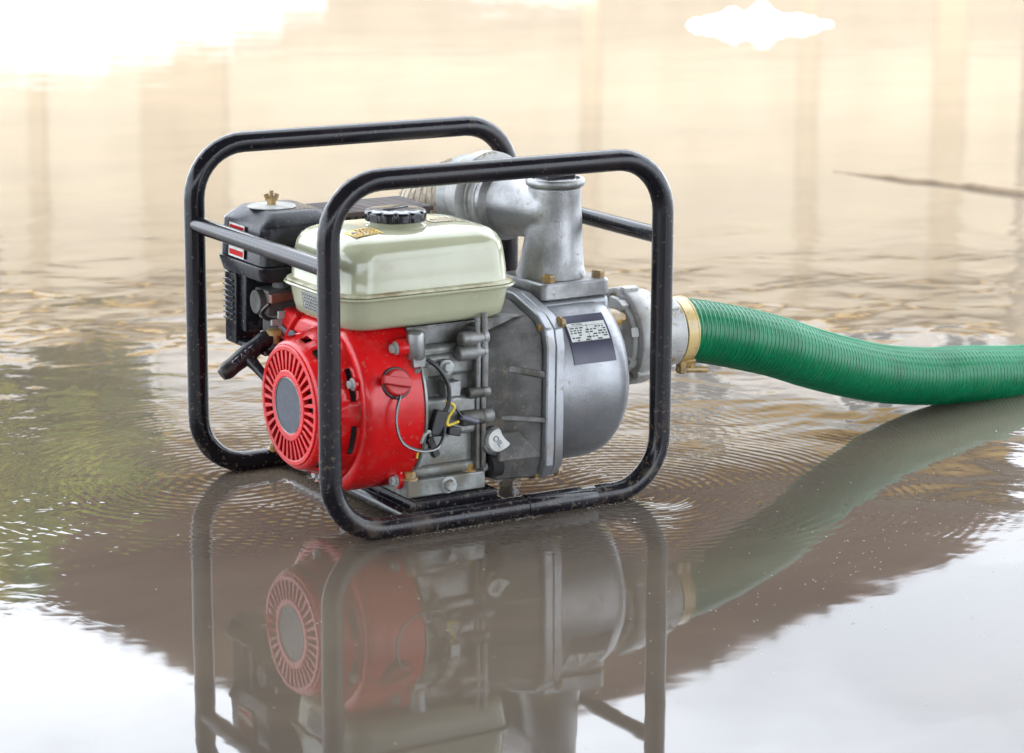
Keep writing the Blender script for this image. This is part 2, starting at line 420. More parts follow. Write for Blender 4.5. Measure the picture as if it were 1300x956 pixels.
# front wall of the cover with the round opening for the starter
outer = [Vector(p) for p in secs[0]]
inner = []
for p in outer:
    v = Vector((p.y-CY, p.z-CZ)).normalized()*.1025; inner.append(Vector((.055, CY+v.x, CZ+v.y)))
inner = [Vector((.055, CY+(min(.1025, Vector((p.y-CY, p.z-CZ)).length-.0015))*Vector((p.y-CY, p.z-CZ)).normalized().x, CZ+(min(.1025, Vector((p.y-CY, p.z-CZ)).length-.0015))*Vector((p.y-CY, p.z-CZ)).normalized().y)) for p in outer]
O = [bm.verts.new(p) for p in outer]; I = [bm.verts.new(p) for p in inner]; I2 = [bm.verts.new(p+Vector((.012, 0, 0))) for p in inner]
n = len(O)
for k in range(n):
    bm.faces.new((O[k], O[(k+1) % n], I[(k+1) % n], I[k])); bm.faces.new((I[k], I[(k+1) % n], I2[(k+1) % n], I2[k]))
bmesh.ops.remove_doubles(bm, verts=bm.verts, dist=.00005)
cover = finish(bm, 'fan_cover', m_red, pump, 40)
bm = bmesh.new(); addprismx(bm, inset_poly(P0, .006), .070, .132)
finish(bm, 'flywheel_housing', m_brown, pump, 40)
# bolt tabs on the rear edge of the cover
for xb, y, z in ((.110, .033, .220), (.117, .048, .045)):
    bm = bmesh.new(); d = Vector((y-CY, z-CZ)).normalized()
    addlathe(bm, [(.0105, xb), (.0115, xb+.0015), (.0115, .1365)], 'x', (0, y, z), 22)
    addlathe(bm, [(.0125, xb+.003), (.0125, .1362)], 'x', (0, y-d.x*.008, z-d.y*.008), 22)
    tb = finish(bm, 'bolt_tab', m_red, cover, 40)
    bm = bmesh.new(); addbolt(bm, (xb, y, z), (-1, 0, 0), .0062, .006); finish(bm, 'bolt', m_zinc, cover, 30)
# raised swoosh rib on the upper block and the small metal tab
bm = bmesh.new()
addtube(bm, [(.0545, CY+.121*math.cos(R(a)), CZ+.121*math.sin(R(a))-.02*max(0, (a-60)/60)) for a in range(2, 62, 6)], .0042, 8)
finish(bm, 'cover_rib', m_red, cover, 60)
bm = bmesh.new()
for p in ((.0540, .232, .2165), (.0540, .199, .2115)): pass
T = basis((.0532, .222, .2145), (0, -1, .05), (0, .0, 1))
addloft(bm, [[(T @ Vector((x*.021, y*.0055, z))) for x, y in [(-1, -1.0), (.2, -1.1), (1, -.55), (1.05, 0), (.8, .45), (-.1, .2), (-.8, 1.0), (-1.1, .8)]] for z in (0, .0015)])
addbolt(bm, T @ Vector((.016, -.001, .001)), T.to_3x3() @ Vector((0, 0, 1)), .002, .001, washer=False)
finish(bm, 'engine_switch_plate', m_conn, cover, 30)

# recoil starter: slotted bell
bm = bmesh.new()
prof = [(.0985, .0655), (.0968, .0600), (.0930, .0545), (.0914, .0465), (.0868, .0300), (.0830, .0200), (.0800, .0130), (.0760, .0085)]
NA = 96
rings = [[bm.verts.new((x, CY+r*math.cos(2*PI*k/NA), CZ+r*math.sin(2*PI*k/NA))) for k in range(NA)] for r, x in prof]
for i in range(len(prof)-1):
    for k in range(NA):
        if i in (1, 2) and (k % 12) in (2, 3, 4, 5, 6, 7, 8) and i == 2: continue
        if i == 4 and (k % 6) in (1, 2, 3): continue
        bm.faces.new((rings[i][k], rings[i][(k+1) % NA], rings[i+1][(k+1) % NA], rings[i+1][k]))
bell = finish(bm, 'starter_bell', m_red, pump, 40)
sm = bell.modifiers.new('solid', 'SOLIDIFY'); sm.thickness = .0028; sm.offset = 1
bm = bmesh.new()   # flange ring between bell and cover lip
addlathe(bm, [(.1030, .066), (.0985, .0625), (.0950, .0625), (.0940, .066)], 'x', (0, CY, CZ), 64, cap=False)
finish(bm, 'starter_flange', m_red, bell, 40)
for a in (156, 276):
    bm = bmesh.new(); p = Vector((.0585, CY+.0985*math.cos(R(a)), CZ+.0985*math.sin(R(a))))
    addlathe(bm, [(.0085, .050), (.0085, .066)], 'x', (0, p.y, p.z), 16)
    finish(bm, 'bolt_boss', m_red, bell, 40)
    bm = bmesh.new(); addbolt(bm, (.050, p.y, p.z), (-1, 0, 0), .0056, .005); finish(bm, 'bolt', m_zinc, bell, 30)
# slotted front face: webs between two rings
bm = bmesh.new()
def ring_x(bm, r0, r1, x0, x1, n=72):
    prof = [(r0, x1), (r0, x0+.0008), (r0+.0008, x0), (r1-.0012, x0), (r1, x0+.0014), (r1, x1)]
    addlathe(bm, prof, 'x', (0, CY, CZ), n, cap=False)
ring_x(bm, .0700, .0775, .0045, .013)
ring_x(bm, .0365, .0460, .0035, .011)
NW = 34
for k in range(NW):
    a = 2*PI*k/NW; ca, sa = math.cos(a), math.sin(a)
    def PP(r, t, x): return (x, CY+r*ca-t*sa, CZ+r*sa+t*ca)
    w0, w1 = .0017, .0030
    vs = [bm.verts.new(PP(*q_)) for q_ in ((.045, -w0, .0042), (.045, w0, .0042), (.0705, w1, .0052), (.0705, -w1, .0052), (.045, -w0, .011), (.045, w0, .011), (.0705, w1, .012), (.0705, -w1, .012))]
    for f in ((0, 1, 2, 3), (4, 7, 6, 5), (0, 4, 5, 1), (3, 2, 6, 7), (1, 5, 6, 2), (0, 3, 7, 4)): bm.faces.new([vs[i] for i in f])
finish(bm, 'starter_grille', m_red, bell, 35, .0006, 1)
bm = bmesh.new(); addlathe(bm, [(.072, .0145), (.060, .018), (.02, .018)], 'x', (0, CY, CZ), 48)
finish(bm, 'slot_shade_disc', m_deep, bell, 30)  # dark disc painting the shade behind the starter slots
bm = bmesh.new()
for k in range(40):
    a = 2*PI*k/40; T = basis((.0135, CY+.058*math.cos(a), CZ+.058*math.sin(a)), (1, 0, 0), (0, math.cos(a), math.sin(a)))
    addbox(bm, 0, .002, -.011, .011, -.0012, .0012, T)
finish(bm, 'flywheel_fin', m_brown, bell, 0, kind='stuff')
bm = bmesh.new(); addlathe(bm, [(.0355, .0045), (.0352, .0052), (.0340, .0044), (.001, .0046)], 'x', (0, CY, CZ), 56)
finish(bm, 'centre_disc', m_blue, bell, 30)
bm = bmesh.new(); addlathe(bm, [(.0352, .0042), (.0358, .0034), (.0364, .0042)], 'x', (0, CY, CZ), 56, cap=False)
finish(bm, 'disc_rim', m_machined, bell, 60)
# pull handle + rope guide
H0, H1 = Vector((-.0295, .25, .159)), Vector((.0415, .25, .2045))
Hc = (H0+H1)/2; G = Vector((.020, .205, .150))
bm = bmesh.new()
n = 14
ax = (H1-H0).normalized()
path = [H0+(H1-H0)*k/n for k in range(n+1)]
def hr(i):
    t = i/n
    return .0122*(.62+.38*min(1, math.sin(PI*min(1, max(0, t)))*3.2)) * (1+.07*math.cos(4*PI*t))
addtube(bm, path, hr, 14)
hd = finish(bm, 'pull_handle', m_blk, pump, 60)
bm = bmesh.new(); addtube(bm, [Hc, Hc*.6+G*.4, Hc*.25+G*.75, G], lambda i: (.0105, .0072, .0062, .0085)[i], 14)
finish(bm, 'handle_stem', m_blk, hd, 60)
bm = bmesh.new(); addlathe(bm, [(.011, -.004), (.0125, 0), (.011, .010), (.008, .014)], 'z', mat=basis(G, (0, 0, 1), (G-Hc).cross(Vector((0, 0, 1)))) if False else Matrix.Translation(G) @ (G-Hc).to_track_quat('Z', 'Y').to_matrix().to_4x4(), n=20)
finish(bm, 'rope_guide', m_cap, hd, 50)
nrm = (CAM-Hc).normalized()
text_obj('embossed_word', 'START', .0125, m_conn, basis(Hc - ax*.004 + nrm*.0118 + Vector((0, 0, .001)), ax, Vector((0, 0, 1))), hd, .0010, 1.0)

# red round switch on the cover side
def drum_point(x, z, r=RC):
    return Vector((x, CY-math.sqrt(r*r-(z-CZ)**2), z))
p = drum_point(.100, .180); nn = Vector((0, p.y-CY, p.z-CZ)).normalized()
T = basis(p, (1, 0, 0), nn.cross(Vector((1, 0, 0)))); 
if (T.to_3x3() @ Vector((0, 0, 1))).dot(nn) < 0: T = basis(p, (1, 0, 0), -nn.cross(Vector((1, 0, 0))))
bm = bmesh.new(); addlathe(bm, [(.0205, -.006), (.0205, .001), (.0195, .002)], mat=T, n=28)
sw = finish(bm, 'switch_bezel', m_wire, cover, 40)
bm = bmesh.new(); addlathe(bm, [(.0175, -.002), (.0175, .005), (.0155, .0075)], mat=T, n=28)
addbox(bm, -.023, .015, -.0055, .0055, .004, .0145, T @ Matrix.Rotation(R(-14), 4, 'Z'))
finish(bm, 'engine_switch', m_reddark, cover, 40, .0012)

# crankcase
bm = bmesh.new()
addbox(bm, .134, .236, .040, .215, .045, .215)
addbox(bm, .134, .228, .030, .060, .098, .150)
addbox(bm, .138, .226, .034, .050, .175, .205)
addbox(bm, .134, .240, .033, .050, .047, .062)
addbox(bm, .134, .150, .036, .22, .045, .235)
crk = finish(bm, 'crankcase', m_crank, pump, 30, .006, 3)
bm = bmesh.new()
addbox(bm, .2225, .2285, .027, .22, .050, .235); addbox(bm, .2295, .2365, .025, .22, .052, .238)
finish(bm, 'side_cover_flange', m_aluD, crk, 30, .0015)
for z, x0, x1, r in ((.2230, .198, .238, .0100), (.2050, .194, .236, .0100), (.152, .210, .241, .0075), (.120, .198, .246, .0100)):
    bm = bmesh.new(); addlathe(bm, [(r*.8, x0), (r, x0+.002), (r, .2215), (r*.93, .222), (r*.93, .2295), (r, .230), (r, x1-.003), (r*.75, x1)], 'x', (0, .026, z), 20)
    finish(bm, 'bolt_boss', m_aluD, crk, 40)
# rib pair running up above the bosses
bm = bmesh.new(); addtube(bm, [(.232, .022, .16), (.232, .021, .20), (.231, .022, .255)], .0045, 10); addtube(bm, [(.222, .022, .16), (.222, .021, .20), (.221, .022, .25)], .0035, 10)
finish(bm, 'casting_rib', m_aluD, crk, 60)
bm = bmesh.new(); addbox(bm, .172, .194, .016, .036, .152, .172)
bx = finish(bm, 'sensor_block', m_alu, crk, 30, .0015)
bm = bmesh.new(); addbox(bm, .140, .190, .027, .040, .178, .196); addbox(bm, .170, .186, .024, .030, .172, .200)
finish(bm, 'bracket_plate', m_crank, crk, 30, .003)
bm = bmesh.new(); addbolt(bm, (.178, .024, .190), (-.15, -1, .1), .0068, .007); finish(bm, 'bolt', m_zinc, crk, 30)
bm = bmesh.new()  # curved cover edge behind the fan cover
addloft(bm, [[(x, y, z) for y, z in inset_poly(shroud_poly(), d)] for x, d in ((.1365, -.0045), (.1395, -.0045), (.142, .002), (.143, .012))])
finish(bm, 'cover_gasket_plate', m_crank, crk, 40)
bm = bmesh.new(); addlathe(bm, [(.0105, .205), (.0115, .207), (.0115, .238), (.009, .241)], 'z', (.134, .025, 0), 24); addbox(bm, .126, .143, .016, .030, .196, .208)
cp = finish(bm, 'condenser', m_alu, crk, 40, .0008)
bm = bmesh.new(); addbox(bm, .128, .1475, .0165, .024, .178, .1945); 
addtube(bm, [(.138, .024, .195), (.141, .026, .175), (.139, .028, .150), (.1385, .03, .13)], .008, 10)
finish(bm, 'condenser_bracket', m_crank, cp, 40, .0015)
# engine block behind, below the tank: fins
bm = bmesh.new(); addbox(bm, .145, .24, .19, .33, .10, .225)
for k in range(8): addbox(bm, .138, .27, .18, .345, .11+.014*k, .113+.014*k)
for k in range(6): addbox(bm, .14, .30, .055+.022*k, .058+.022*k, .2155, .238)
addbox(bm, .135, .32, .05, .20, .2385, .2405)
finish(bm, 'cylinder_fins', m_aluD, pump, 30)
# foot
bm = bmesh.new(); addbox(bm, .122, .236, .026, .215, .0245, .0475)
ft = finish(bm, 'engine_foot', m_crank, pump, 30, .0022, 3)
for x, y in ((.131, .036), (.2175, .038)):
    bm = bmesh.new(); addbolt(bm, (x, y, .0475), (0, 0, 1), .0072, .008, rot=.4); finish(bm, 'bolt', m_brass, ft, 30)
bm = bmesh.new(); addbolt(bm, (.181, .026, .036), (0, -1, 0), .0078, .010, rot=.3); finish(bm, 'bolt', m_zinc, ft, 30)
bm = bmesh.new(); addlathe(bm, [(.006, .236), (.006, .246)], 'x', (0, .035, .05), 12); finish(bm, 'drain_plug', m_zinc, ft, 40)
# oil cap
oc = Vector((.250, .022, .086)); od = Vector((-.12, -1, .28)).normalized()
T = basis(oc, Vector((1, -.1, -.25)), Vector((0.1, .2, 1)))
bm = bmesh.new()
poly = [(x*.000335, -y*.00031) for x, y in ((-46, 0), (-44, -14), (-36, -30), (-20, -46), (-4, -53), (4, -46), (12, -30), (30, -12), (54, 4), (50, 14), (38, 26), (18, 42), (0, 49), (-16, 46), (-32, 34), (-42, 18))][::-1]
addloft(bm, [[T @ Vector((x*s, y*s, z)) for x, y in poly] for s, z in ((.9, -.006), (1, -.004), (1, .0035), (.93, .0055))])
oil = finish(bm, 'oil_filler_cap', mat('grey_cap_plastic', (.50, .50, .48), .5, col2=(.38, .38, .35), nscale=60, bump=.2), pump, 35, label='pale grey oil filler cap')
bm = bmesh.new(); addlathe(bm, [(.0205, -.014), (.0205, -.004), (.018, -.003)], mat=T, n=28); finish(bm, 'filler_neck', m_cap, oil, 40)
text_obj('embossed_word', 'OIL', .0105, m_conn, T @ Matrix.Translation((-.001, -.001, .0058)) @ Matrix.Rotation(R(-38), 4, 'Z'), oil, .0006)

# wires
def wire(name, pts, r, m, par=crk):
    bm = bmesh.new(); addtube(bm, smoothpath(pts, 7), r, 8); return finish(bm, name, m, par, 70)
wire('ignition_wire', [(.098, .0, .168), (.090, -.006, .150), (.089, -.008, .128), (.098, -.008, .108), (.120, -.008, .096), (.146, -.006, .0955), (.162, .004, .108), (.166, .012, .122)], .0021, m_wire)
wire('wire_stripe', [(.098, -.0016, .1675), (.0895, -.0078, .1500), (.0885, -.0098, .128), (.0975, -.0098, .1075), (.120, -.0098, .0953), (.146, -.0080, .0948), (.160, .002, .106)], .0008, m_wirew)
wire('ignition_wire', [(.146, .018, .205), (.160, .012, .192), (.172, .010, .170), (.172, .010, .145), (.160, .012, .125), (.152, .012, .108)], .0028, m_wire)
wire('yellow_wire', [(.170, .012, .150), (.180, .008, .142), (.172, .008, .130), (.170, .008, .119), (.186, .008, .122)], .0019, m_wirey)
wire('yellow_wire', [(.141, .022, .110), (.139, .020, .098), (.134, .020, .086), (.132, .02, .078)], .0016, m_wirey)
wire('ignition_wire', [(.172, .012, .152), (.184, .008, .136), (.194, .008, .124)], .0016, m_wire)
wire('grommet', [(.134, .012, .100), (.138, .008, .112), (.145, .010, .113), (.148, .014, .104), (.144, .016, .094)], .0022, m_zinc)
bm = bmesh.new()
addbox(bm, -.010, .010, -.006, .006, -.016, .016, Matrix.Translation((.160, .014, .122)) @ Matrix.Rotation(R(18), 4, 'Y'))
addbox(bm, -.009, .009, -.005, .005, -.0055, .0055, Matrix.Translation((.180, .010, .110)) @ Matrix.Rotation(R(14), 4, 'Y'))
addbox(bm, -.005, .005, -.005, .005, -.022, .006, Matrix.Translation((.148, .014, .100)) @ Matrix.Rotation(R(-22), 4, 'Y'))
finish(bm, 'wire_connector', m_wire, crk, 30, .0015)
bm = bmesh.new(); addtube(bm, [(.190, .010, .1265), (.198, .009, .124), (.214, .008, .118)], lambda i: (.0032, .0042, .0036)[i], 10)
finish(bm, 'wire_sleeve', m_conn, crk, 60)

# fuel tank
bm = bmesh.new()
tx0, tx1, ty0, ty1, tz = .033, .288, .018, .217, .2905
tcx, tcy, thx, thy = (tx0+tx1)/2, (ty0+ty1)/2, (tx1-tx0)/2, (ty1-ty0)/2
sec = []
for z, d, r in ((.2425, .040, .020), (.2430, .030, .024), (.2455, .0185, .028), (.2505, .0125, .031), (.262, .0095, .033), (.281, .0065, .034), (.2865, .0045, .034)):
    sec.append(rrect(tcx, tcy, thx-d, thy-d, r, z))
addloft(bm, sec, cap=True)
sec = []
for z, d, r in ((.2865, .0048, .034), (.293, .0072, .034), (.310, .0082, .034), (.330, .0105, .034), (.342, .0125, .035), (.350, .0165, .036), (.3555, .0225, .036), (.359, .031, .034), (.3615, .044, .028), (.3632, .060, .020), (.3636, .072, .012)):
    sec.append(rrect(tcx, tcy, thx-d, thy-d, r, z))
addloft(bm, sec, cap=True)
tank = finish(bm, 'fuel_tank', m_cream, pump, 50)
bm = bmesh.new(); sec = []
for z, d, r in ((.2845, .0060, .036), (.2848, -.0006, .038), (.2865, -.0016, .038), (.2885, -.0006, .038), (.2888, .0050, .036)):
    sec.append(rrect(tcx, tcy, thx-d, thy-d, r, z))
addloft(bm, sec)
finish(bm, 'tank_flange', m_cream, tank, 45)
bm = bmesh.new(); sec = []
for z, d, r in ((.2889, .0060, .036), (.2895, .0012, .038), (.2920, .0014, .038), (.2935, .0050, .036), (.2937, .0080, .034)):
    sec.append(rrect(tcx, tcy, thx-d, thy-d, r, z))
addloft(bm, sec)
finish(bm, 'tank_seam', m_seam, tank, 45)
# filler neck + cap
ccx, ccy = .151, .108
bm = bmesh.new(); addlathe(bm, [(.044, .3615), (.039, .3640), (.034, .3655), (.0325, .370)], 'z', (ccx, ccy, 0), 40); finish(bm, 'filler_neck', m_cream, tank, 60)
bm = bmesh.new()
secs = []
for s, z in ((.90, .3685), (1.0, .3690), (1.0, .3790), (.95, .3815), (.80, .3830), (.3, .3835)):
    ring = []
    for k in range(96):
        a = 2*PI*k/96; r = .0395*s
        if s > .9: r -= .0028*(1 if (k % 8) in (0, 1) else 0)
        ring.append((ccx+r*math.cos(a), ccy+r*math.sin(a), z))
    secs.append(ring)
addloft(bm, secs)
addbox(bm, -.020, .020, -.0055, .0055, .0834, .0860, Matrix.Translation((ccx, ccy, .2995)) @ Matrix.Rotation(R(25), 4, 'Z'))
finish(bm, 'fuel_cap', m_cap, tank, 30, .0006, 1)
# labels on the tank
def sticker(name, M4, w_, h_, m, par, t=.0004):
    bm = bmesh.new(); addbox(bm, -w_/2, w_/2, -h_/2, h_/2, 0, t, M4); return finish(bm, name, m, par, 0)
PRF = [(.0082, .310), (.0105, .330), (.0125, .342), (.0165, .350), (.0225, .3555), (.031, .359), (.044, .3615), (.060, .3632), (.072, .3636)]
def tank_top(x, y):
    dx_, dy_, r_ = min(x-tx0, tx1-x), min(y-ty0, ty1-y), .052
    d = r_-math.hypot(r_-dx_, r_-dy_) if dx_ < r_ and dy_ < r_ else min(dx_, dy_)
    for (a, za), (b2, zb) in zip(PRF, PRF[1:]):
        if d <= b2: return za+(zb-za)*max(0, (d-a)/(b2-a))
    return PRF[-1][1]
def draped(name, x0, x1, y0, y1, m, par, off, n=10, rot=0.):
    bm = bmesh.new(); cx_, cy_ = (x0+x1)/2, (y0+y1)/2
    def P_(i, j, o_):
        x = x0+(x1-x0)*i/n-cx_; y = y0+(y1-y0)*j/n-cy_; X, Y = cx_+x*math.cos(rot)-y*math.sin(rot), cy_+x*math.sin(rot)+y*math.cos(rot)
        return (X, Y, tank_top(X, Y)+o_)
    for o_, inv in ((off, 0), (off-.0004, 1)):
        g_ = [[bm.verts.new(P_(i, j, o_)) for j in range(n+1)] for i in range(n+1)]
        for i in range(n):
            for j in range(n): bm.faces.new((g_[i][j], g_[i+1][j], g_[i+1][j+1], g_[i][j+1]))
    return finish(bm, name, m, par, 60)
s1 = draped('warning_label', .068, .108, .060, .096, m_yellow, tank, .0006, rot=.05); s1['label'] = 'yellow warning label'
s2 = draped('warning_label', .196, .238, .090, .128, m_ochlab, tank, .0008); s2['label'] = 'faded ochre warning label'
for lb_, x0, x1, y0, y1 in ((s1, .070, .106, .062, .094), (s2, .199, .235, .093, .125)):
    bm = bmesh.new()
    for r_ in range(6):
        y = y0+(y1-y0)*r_/6; x = x0 + (.012 if r_ > 1 else 0)
        while x < x1-.003:
            l = random.uniform(.002, .005); z = max(tank_top(x, y), tank_top(x+l, y), tank_top(x, y+.0016), tank_top(x+l, y+.0016))
            addbox(bm, x, x+l, y, y+.0016, z+.0006, z+.0010); x += l+.0016
    addloft(bm, [[(x0+.0005, y0+.012, tank_top(x0, y0+.012)+o_), (x0+.010, y0+.012, tank_top(x0+.01, y0+.012)+o_), (x0+.005, y0+.022, tank_top(x0+.005, y0+.022)+o_)] for o_ in (.0004, .0012)])
    finish(bm, 'label_print', m_ink, lb_, 0, kind='stuff')
# grid label on the left face
M3 = basis((.0402, .121, .2690), (0, -1, 0), (-.17, 0, 1))
lb = sticker('data_label', M3, .060, .0245, m_white, tank, .0005)
bm = bmesh.new()
for r_ in range(6):
    y = -.0112+.0044*r_; addbox(bm, -.029, .029, y-.0004, y+.0004, .0005, .0008, M3)
    if r_ < 5:
        x = -.027+(.0015*(r_ % 2))
        while x < .025:
            l = random.uniform(.003, .007); addbox(bm, x, x+l, y+.0011, y+.0031, .0005, .0008, M3); x += l+.0014
addbox(bm, -.0297, -.0288, -.0115, .0112, .0005, .0008, M3); addbox(bm, .0288, .0297, -.0115, .0112, .0005, .0008, M3)
finish(bm, 'label_print', m_ink, lb, 0, kind='stuff')

# air cleaner
bm = bmesh.new()
ax0, ax1, ay0, ay1 = .020, .138, .224, .362
acx, acy, ahx, ahy = (ax0+ax1)/2, (ay0+ay1)/2, (ax1-ax0)/2, (ay1-ay0)/2
sec = [rrect(acx, acy, ahx-d, ahy-d, r, z, 4) for z, d, r in ((.298, .002, .012), (.300, .0005, .013), (.348, .003, .014), (.3515, .005, .014), (.3645, .020, .012), (.3665, .024, .010), (.3668, .030, .008))]
addloft(bm, sec)
air = finish(bm, 'air_cleaner', m_blk, pump, 30)
bm = bmesh.new()
sec = [rrect(acx, acy, ahx-d, ahy-d, r, z, 4) for z, d, r in ((.277, .008, .012), (.279, .002, .013), (.2965, -.003, .015), (.2985, -.0025, .015), (.2990, .001, .013))]
addloft(bm, sec)
finish(bm, 'cleaner_base', m_blk, air, 30)
bm = bmesh.new(); addlathe(bm, [(.031, .3666), (.032, .3675), (.031, .3685), (.010, .3695)], 'z', (.066, .292, 0), 36)
wa = finish(bm, 'cover_washer', m_zinc, air, 30)
bm = bmesh.new(); addlathe(bm, [(.0065, .3693), (.0065, .377), (.0042, .379)], 'z', (.066, .292, 0), 6)
addlathe(bm, [(.0028, .378), (.0028, .388)], 'z', (.066, .292, 0), 10)
for s in (-1, 1):
    addbox(bm, -.0015, .0015, -.003, .003, -.0035, .0055, Matrix.Translation((.066+s*.0048, .292-s*.003, .3785)) @ Matrix.Rotation(R(20*s), 4, 'Y') @ Matrix.Rotation(R(65), 4, 'Z'))
finish(bm, 'wing_nut', m_brass, wa, 40)
M5 = basis((.0192, .301, .3240), (0, -1, 0), (.05, 0, 1))
s5 = sticker('red_sticker', M5, .046, .044, m_white, air, .0005); s5['label'] = 'red sticker with white border'
bm = bmesh.new(); addbox(bm, -.0205, .0205, -.0045, .0195, .0005, .0008, M5); addbox(bm, -.0205, .0205, -.0195, -.0125, .0005, .0008, M5)
finish(bm, 'sticker_print', m_redlab, s5, 0)
# intake silencer panel (left) and carburettor
bm = bmesh.new()
addbox(bm, .024, .060, .318, .352, .182, .277)
addbox(bm, .030, .110, .300, .340, .200, .277)
addbox(bm, .026, .048, .236, .352, .180, .1875)
for k in range(8): addbox(bm, .0215, .030, .322, .354, .212+.0075*k, .2155+.0075*k)
ch = finish(bm, 'intake_duct', m_blk, pump, 30, .002)
bm = bmesh.new()
addlathe(bm, [(.017, .196), (.019, .200), (.019, .222), (.024, .224), (.024, .230)], 'z', (.062, .272, 0), 24)
addbox(bm, .040, .092, .252, .292, .2302, .262)
addlathe(bm, [(.016, .03), (.016, .050)], 'x', (0, .272, .246), 20)
addlathe(bm, [(.013, .262), (.013, .274)], 'z', (.070, .272, 0), 18)
cb = finish(bm, 'carburettor', m_bracket, pump, 35, .0015)
bm = bmesh.new(); addbox(bm, 0, .072, -.004, .004, -.0055, .0055, Matrix.Translation((.033, .232, .2560)) @ Matrix.Rotation(R(-3), 4, 'Y') @ Matrix.Rotation(R(8), 4, 'Z'))
finish(bm, 'control_arm', mat('red_brown_steel', (.20, .085, .06), .35, .5, col2=(.12, .05, .04), nscale=40), cb, 30, .0008)
bm = bmesh.new(); addbox(bm, .046, .066, .2345, .239, .228, .238); addbox(bm, .040, .085, .242, .247, .218, .226); finish(bm, 'throttle_tab', m_zinc, cb, 30, .001)
bm = bmesh.new(); addlathe(bm, [(.012, .206), (.012, .212), (.008, .2135)], 'z', (.046, .245, 0), 20); addlathe(bm, [(.006, .194), (.006, .206)], 'z', (.046, .245, 0), 16); finish(bm, 'fuel_bowl_nut', m_brass, cb, 35)
bm = bmesh.new(); addtube(bm, smoothpath([(.036, .240, .248), (.030, .25, .236), (.040, .252, .226), (.056, .246, .222)], 6), .0026, 8); addtube(bm, smoothpath([(.085, .242, .262), (.092, .236, .248), (.088, .240, .232), (.075, .24, .218)], 6), .003, 8)
addbox(bm, .078, .112, .232, .262, .245, .272)
finish(bm, 'fuel_line', m_wire, cb, 50)
bm = bmesh.new(); addbox(bm, .056, .080, .235, .262, .178, .196); addbox(bm, .044, .06, .24, .26, .186, .2); finish(bm, 'choke_lever', m_blk, cb, 30, .002)

# muffler with guard
bm = bmesh.new(); addbox(bm, .150, .286, .268, .352, .270, .346)
mu = finish(bm, 'muffler', m_deep, pump, 30, .01, 3)
bm = bmesh.new()
gz = .353
for k in range(9): addbox(bm, .142, .290, .262+.0105*k, .2690+.0105*k, gz, gz+.003)
addbox(bm, .142, .150, .262, .353, gz-.004, gz+.0025); addbox(bm, .282, .290, .262, .353, gz-.004, gz+.0025); addbox(bm, .205, .222, .262, .353, gz-.004, gz+.0025)
for k in range(13): addbox(bm, .142+.0115*k, .1475+.0115*k, .258, .2615, .325, gz+.001)
addbox(bm, .142, .290, .2575, .262, .318, .325); addbox(bm, .142, .290, .2575, .262, .349, .3555)
addbox(bm, .138, .1418, .262, .353, .300, .352)
finish(bm, 'muffler_guard', m_brown, mu, 30, .0008, 1)

# --- pump end
BP = [(.002, .085), (.000, .205), (.006, .228), (.026, .243), (.088, .262), (.170, .262), (.232, .235), (.25, .20), (.25, .07), (.225, .035), (.19, .022), (.045, .022), (.016, .030), (.004, .048)]
bm = bmesh.new()
c_ = (.125, .14)
addprismx(bm, [(c_[0]+(y-c_[0])*.93, c_[1]+(z-c_[1])*.93) for y, z in BP], .312, .236, s1=.80, c=c_)
# lower closed pocket
addprismx(bm, [(.022, .030), (.012, .060), (.018, .098), (.05, .105), (.10, .105), (.10, .024)], .3125, .250, s1=.93, c=(.08, .06))
br = finish(bm, 'pump_bracket', m_bracket, pump, 25, .003)
bm = bmesh.new(); addprismx(bm, BP, .3125, .3255); finish(bm, 'bracket_flange', m_volute, br, 25, .002)
bm = bmesh.new()
def shelf(z, x0, ya, yb, t=.0095, slope=.22):
    A = [(x0, yb, z), (x0, .036, z), (.3122, ya, z-slope*(.3122-x0)), (.3122, yb, z-slope*(.3122-x0))]
    vs = [bm.verts.new(p) for p in A]+[bm.verts.new((p[0], p[1], p[2]-t)) for p in A]
    for f in ((0, 1, 2, 3), (4, 7, 6, 5), (0, 4, 5, 1), (1, 5, 6, 2), (2, 6, 7, 3), (3, 7, 4, 0)): bm.faces.new([vs[i] for i in f])
shelf(.190, .236, .004, .10); shelf(.120, .236, .004, .10, slope=.10, t=.007)
finish(bm, 'bracket_shelf', m_aluD, br, 30, .0015)
bm = bmesh.new()
for x in (.276,):
    addbox(bm, x, x+.0018, .034, .06, .115, .18)
finish(bm, 'edge_highlight_strip', m_aluD, br, 30, .001)  # thin pale strip standing in for a highlight along the bracket's corner
bm = bmesh.new(); addlathe(bm, [(.015, .242), (.015, .258)], 'x', (0, .030, .052), 24); finish(bm, 'opening_shade_plug', m_deep, br, 40)  # solid dark plug, the shade of an opening put in as colour
bm = bmesh.new()
# volute cover flange + drum
addprismx(bm, [(c_[0]+(y-c_[0])*.985, c_[1]+(z-c_[1])*.985) for y, z in BP], .3270, .3400)
addlathe(bm, [(.114, .338), (.1165, .345), (.117, .400), (.1165, .425), (.113, .440), (.104, .452), (.088, .460), (.060, .463), (.050, .463)], 'x', (0, .125, .140), 80)
vol = finish(bm, 'pump_volute', m_volute, pump, 38, .0015)
for y, z in ((.012, .232), (.018, .036), (.238, .222)):
    bm = bmesh.new(); addbolt(bm, (.340, y+.004, z), (1, 0, 0), .0060, .0055); finish(bm, 'bolt', m_brass, vol, 30)
    bm = bmesh.new(); addbolt(bm, (.3125, y+.007, z-.004), (-1, 0, 0), .0050, .004, washer=False); finish(bm, 'bolt', m_brass, br, 30)
bm = bmesh.new(); addbox(bm, .346, .452, .070, .180, .215, .2485)
addbox(bm, .352, .440, .085, .170, .19, .235)
finish(bm, 'discharge_neck', m_volute, vol, 30, .007, 3)
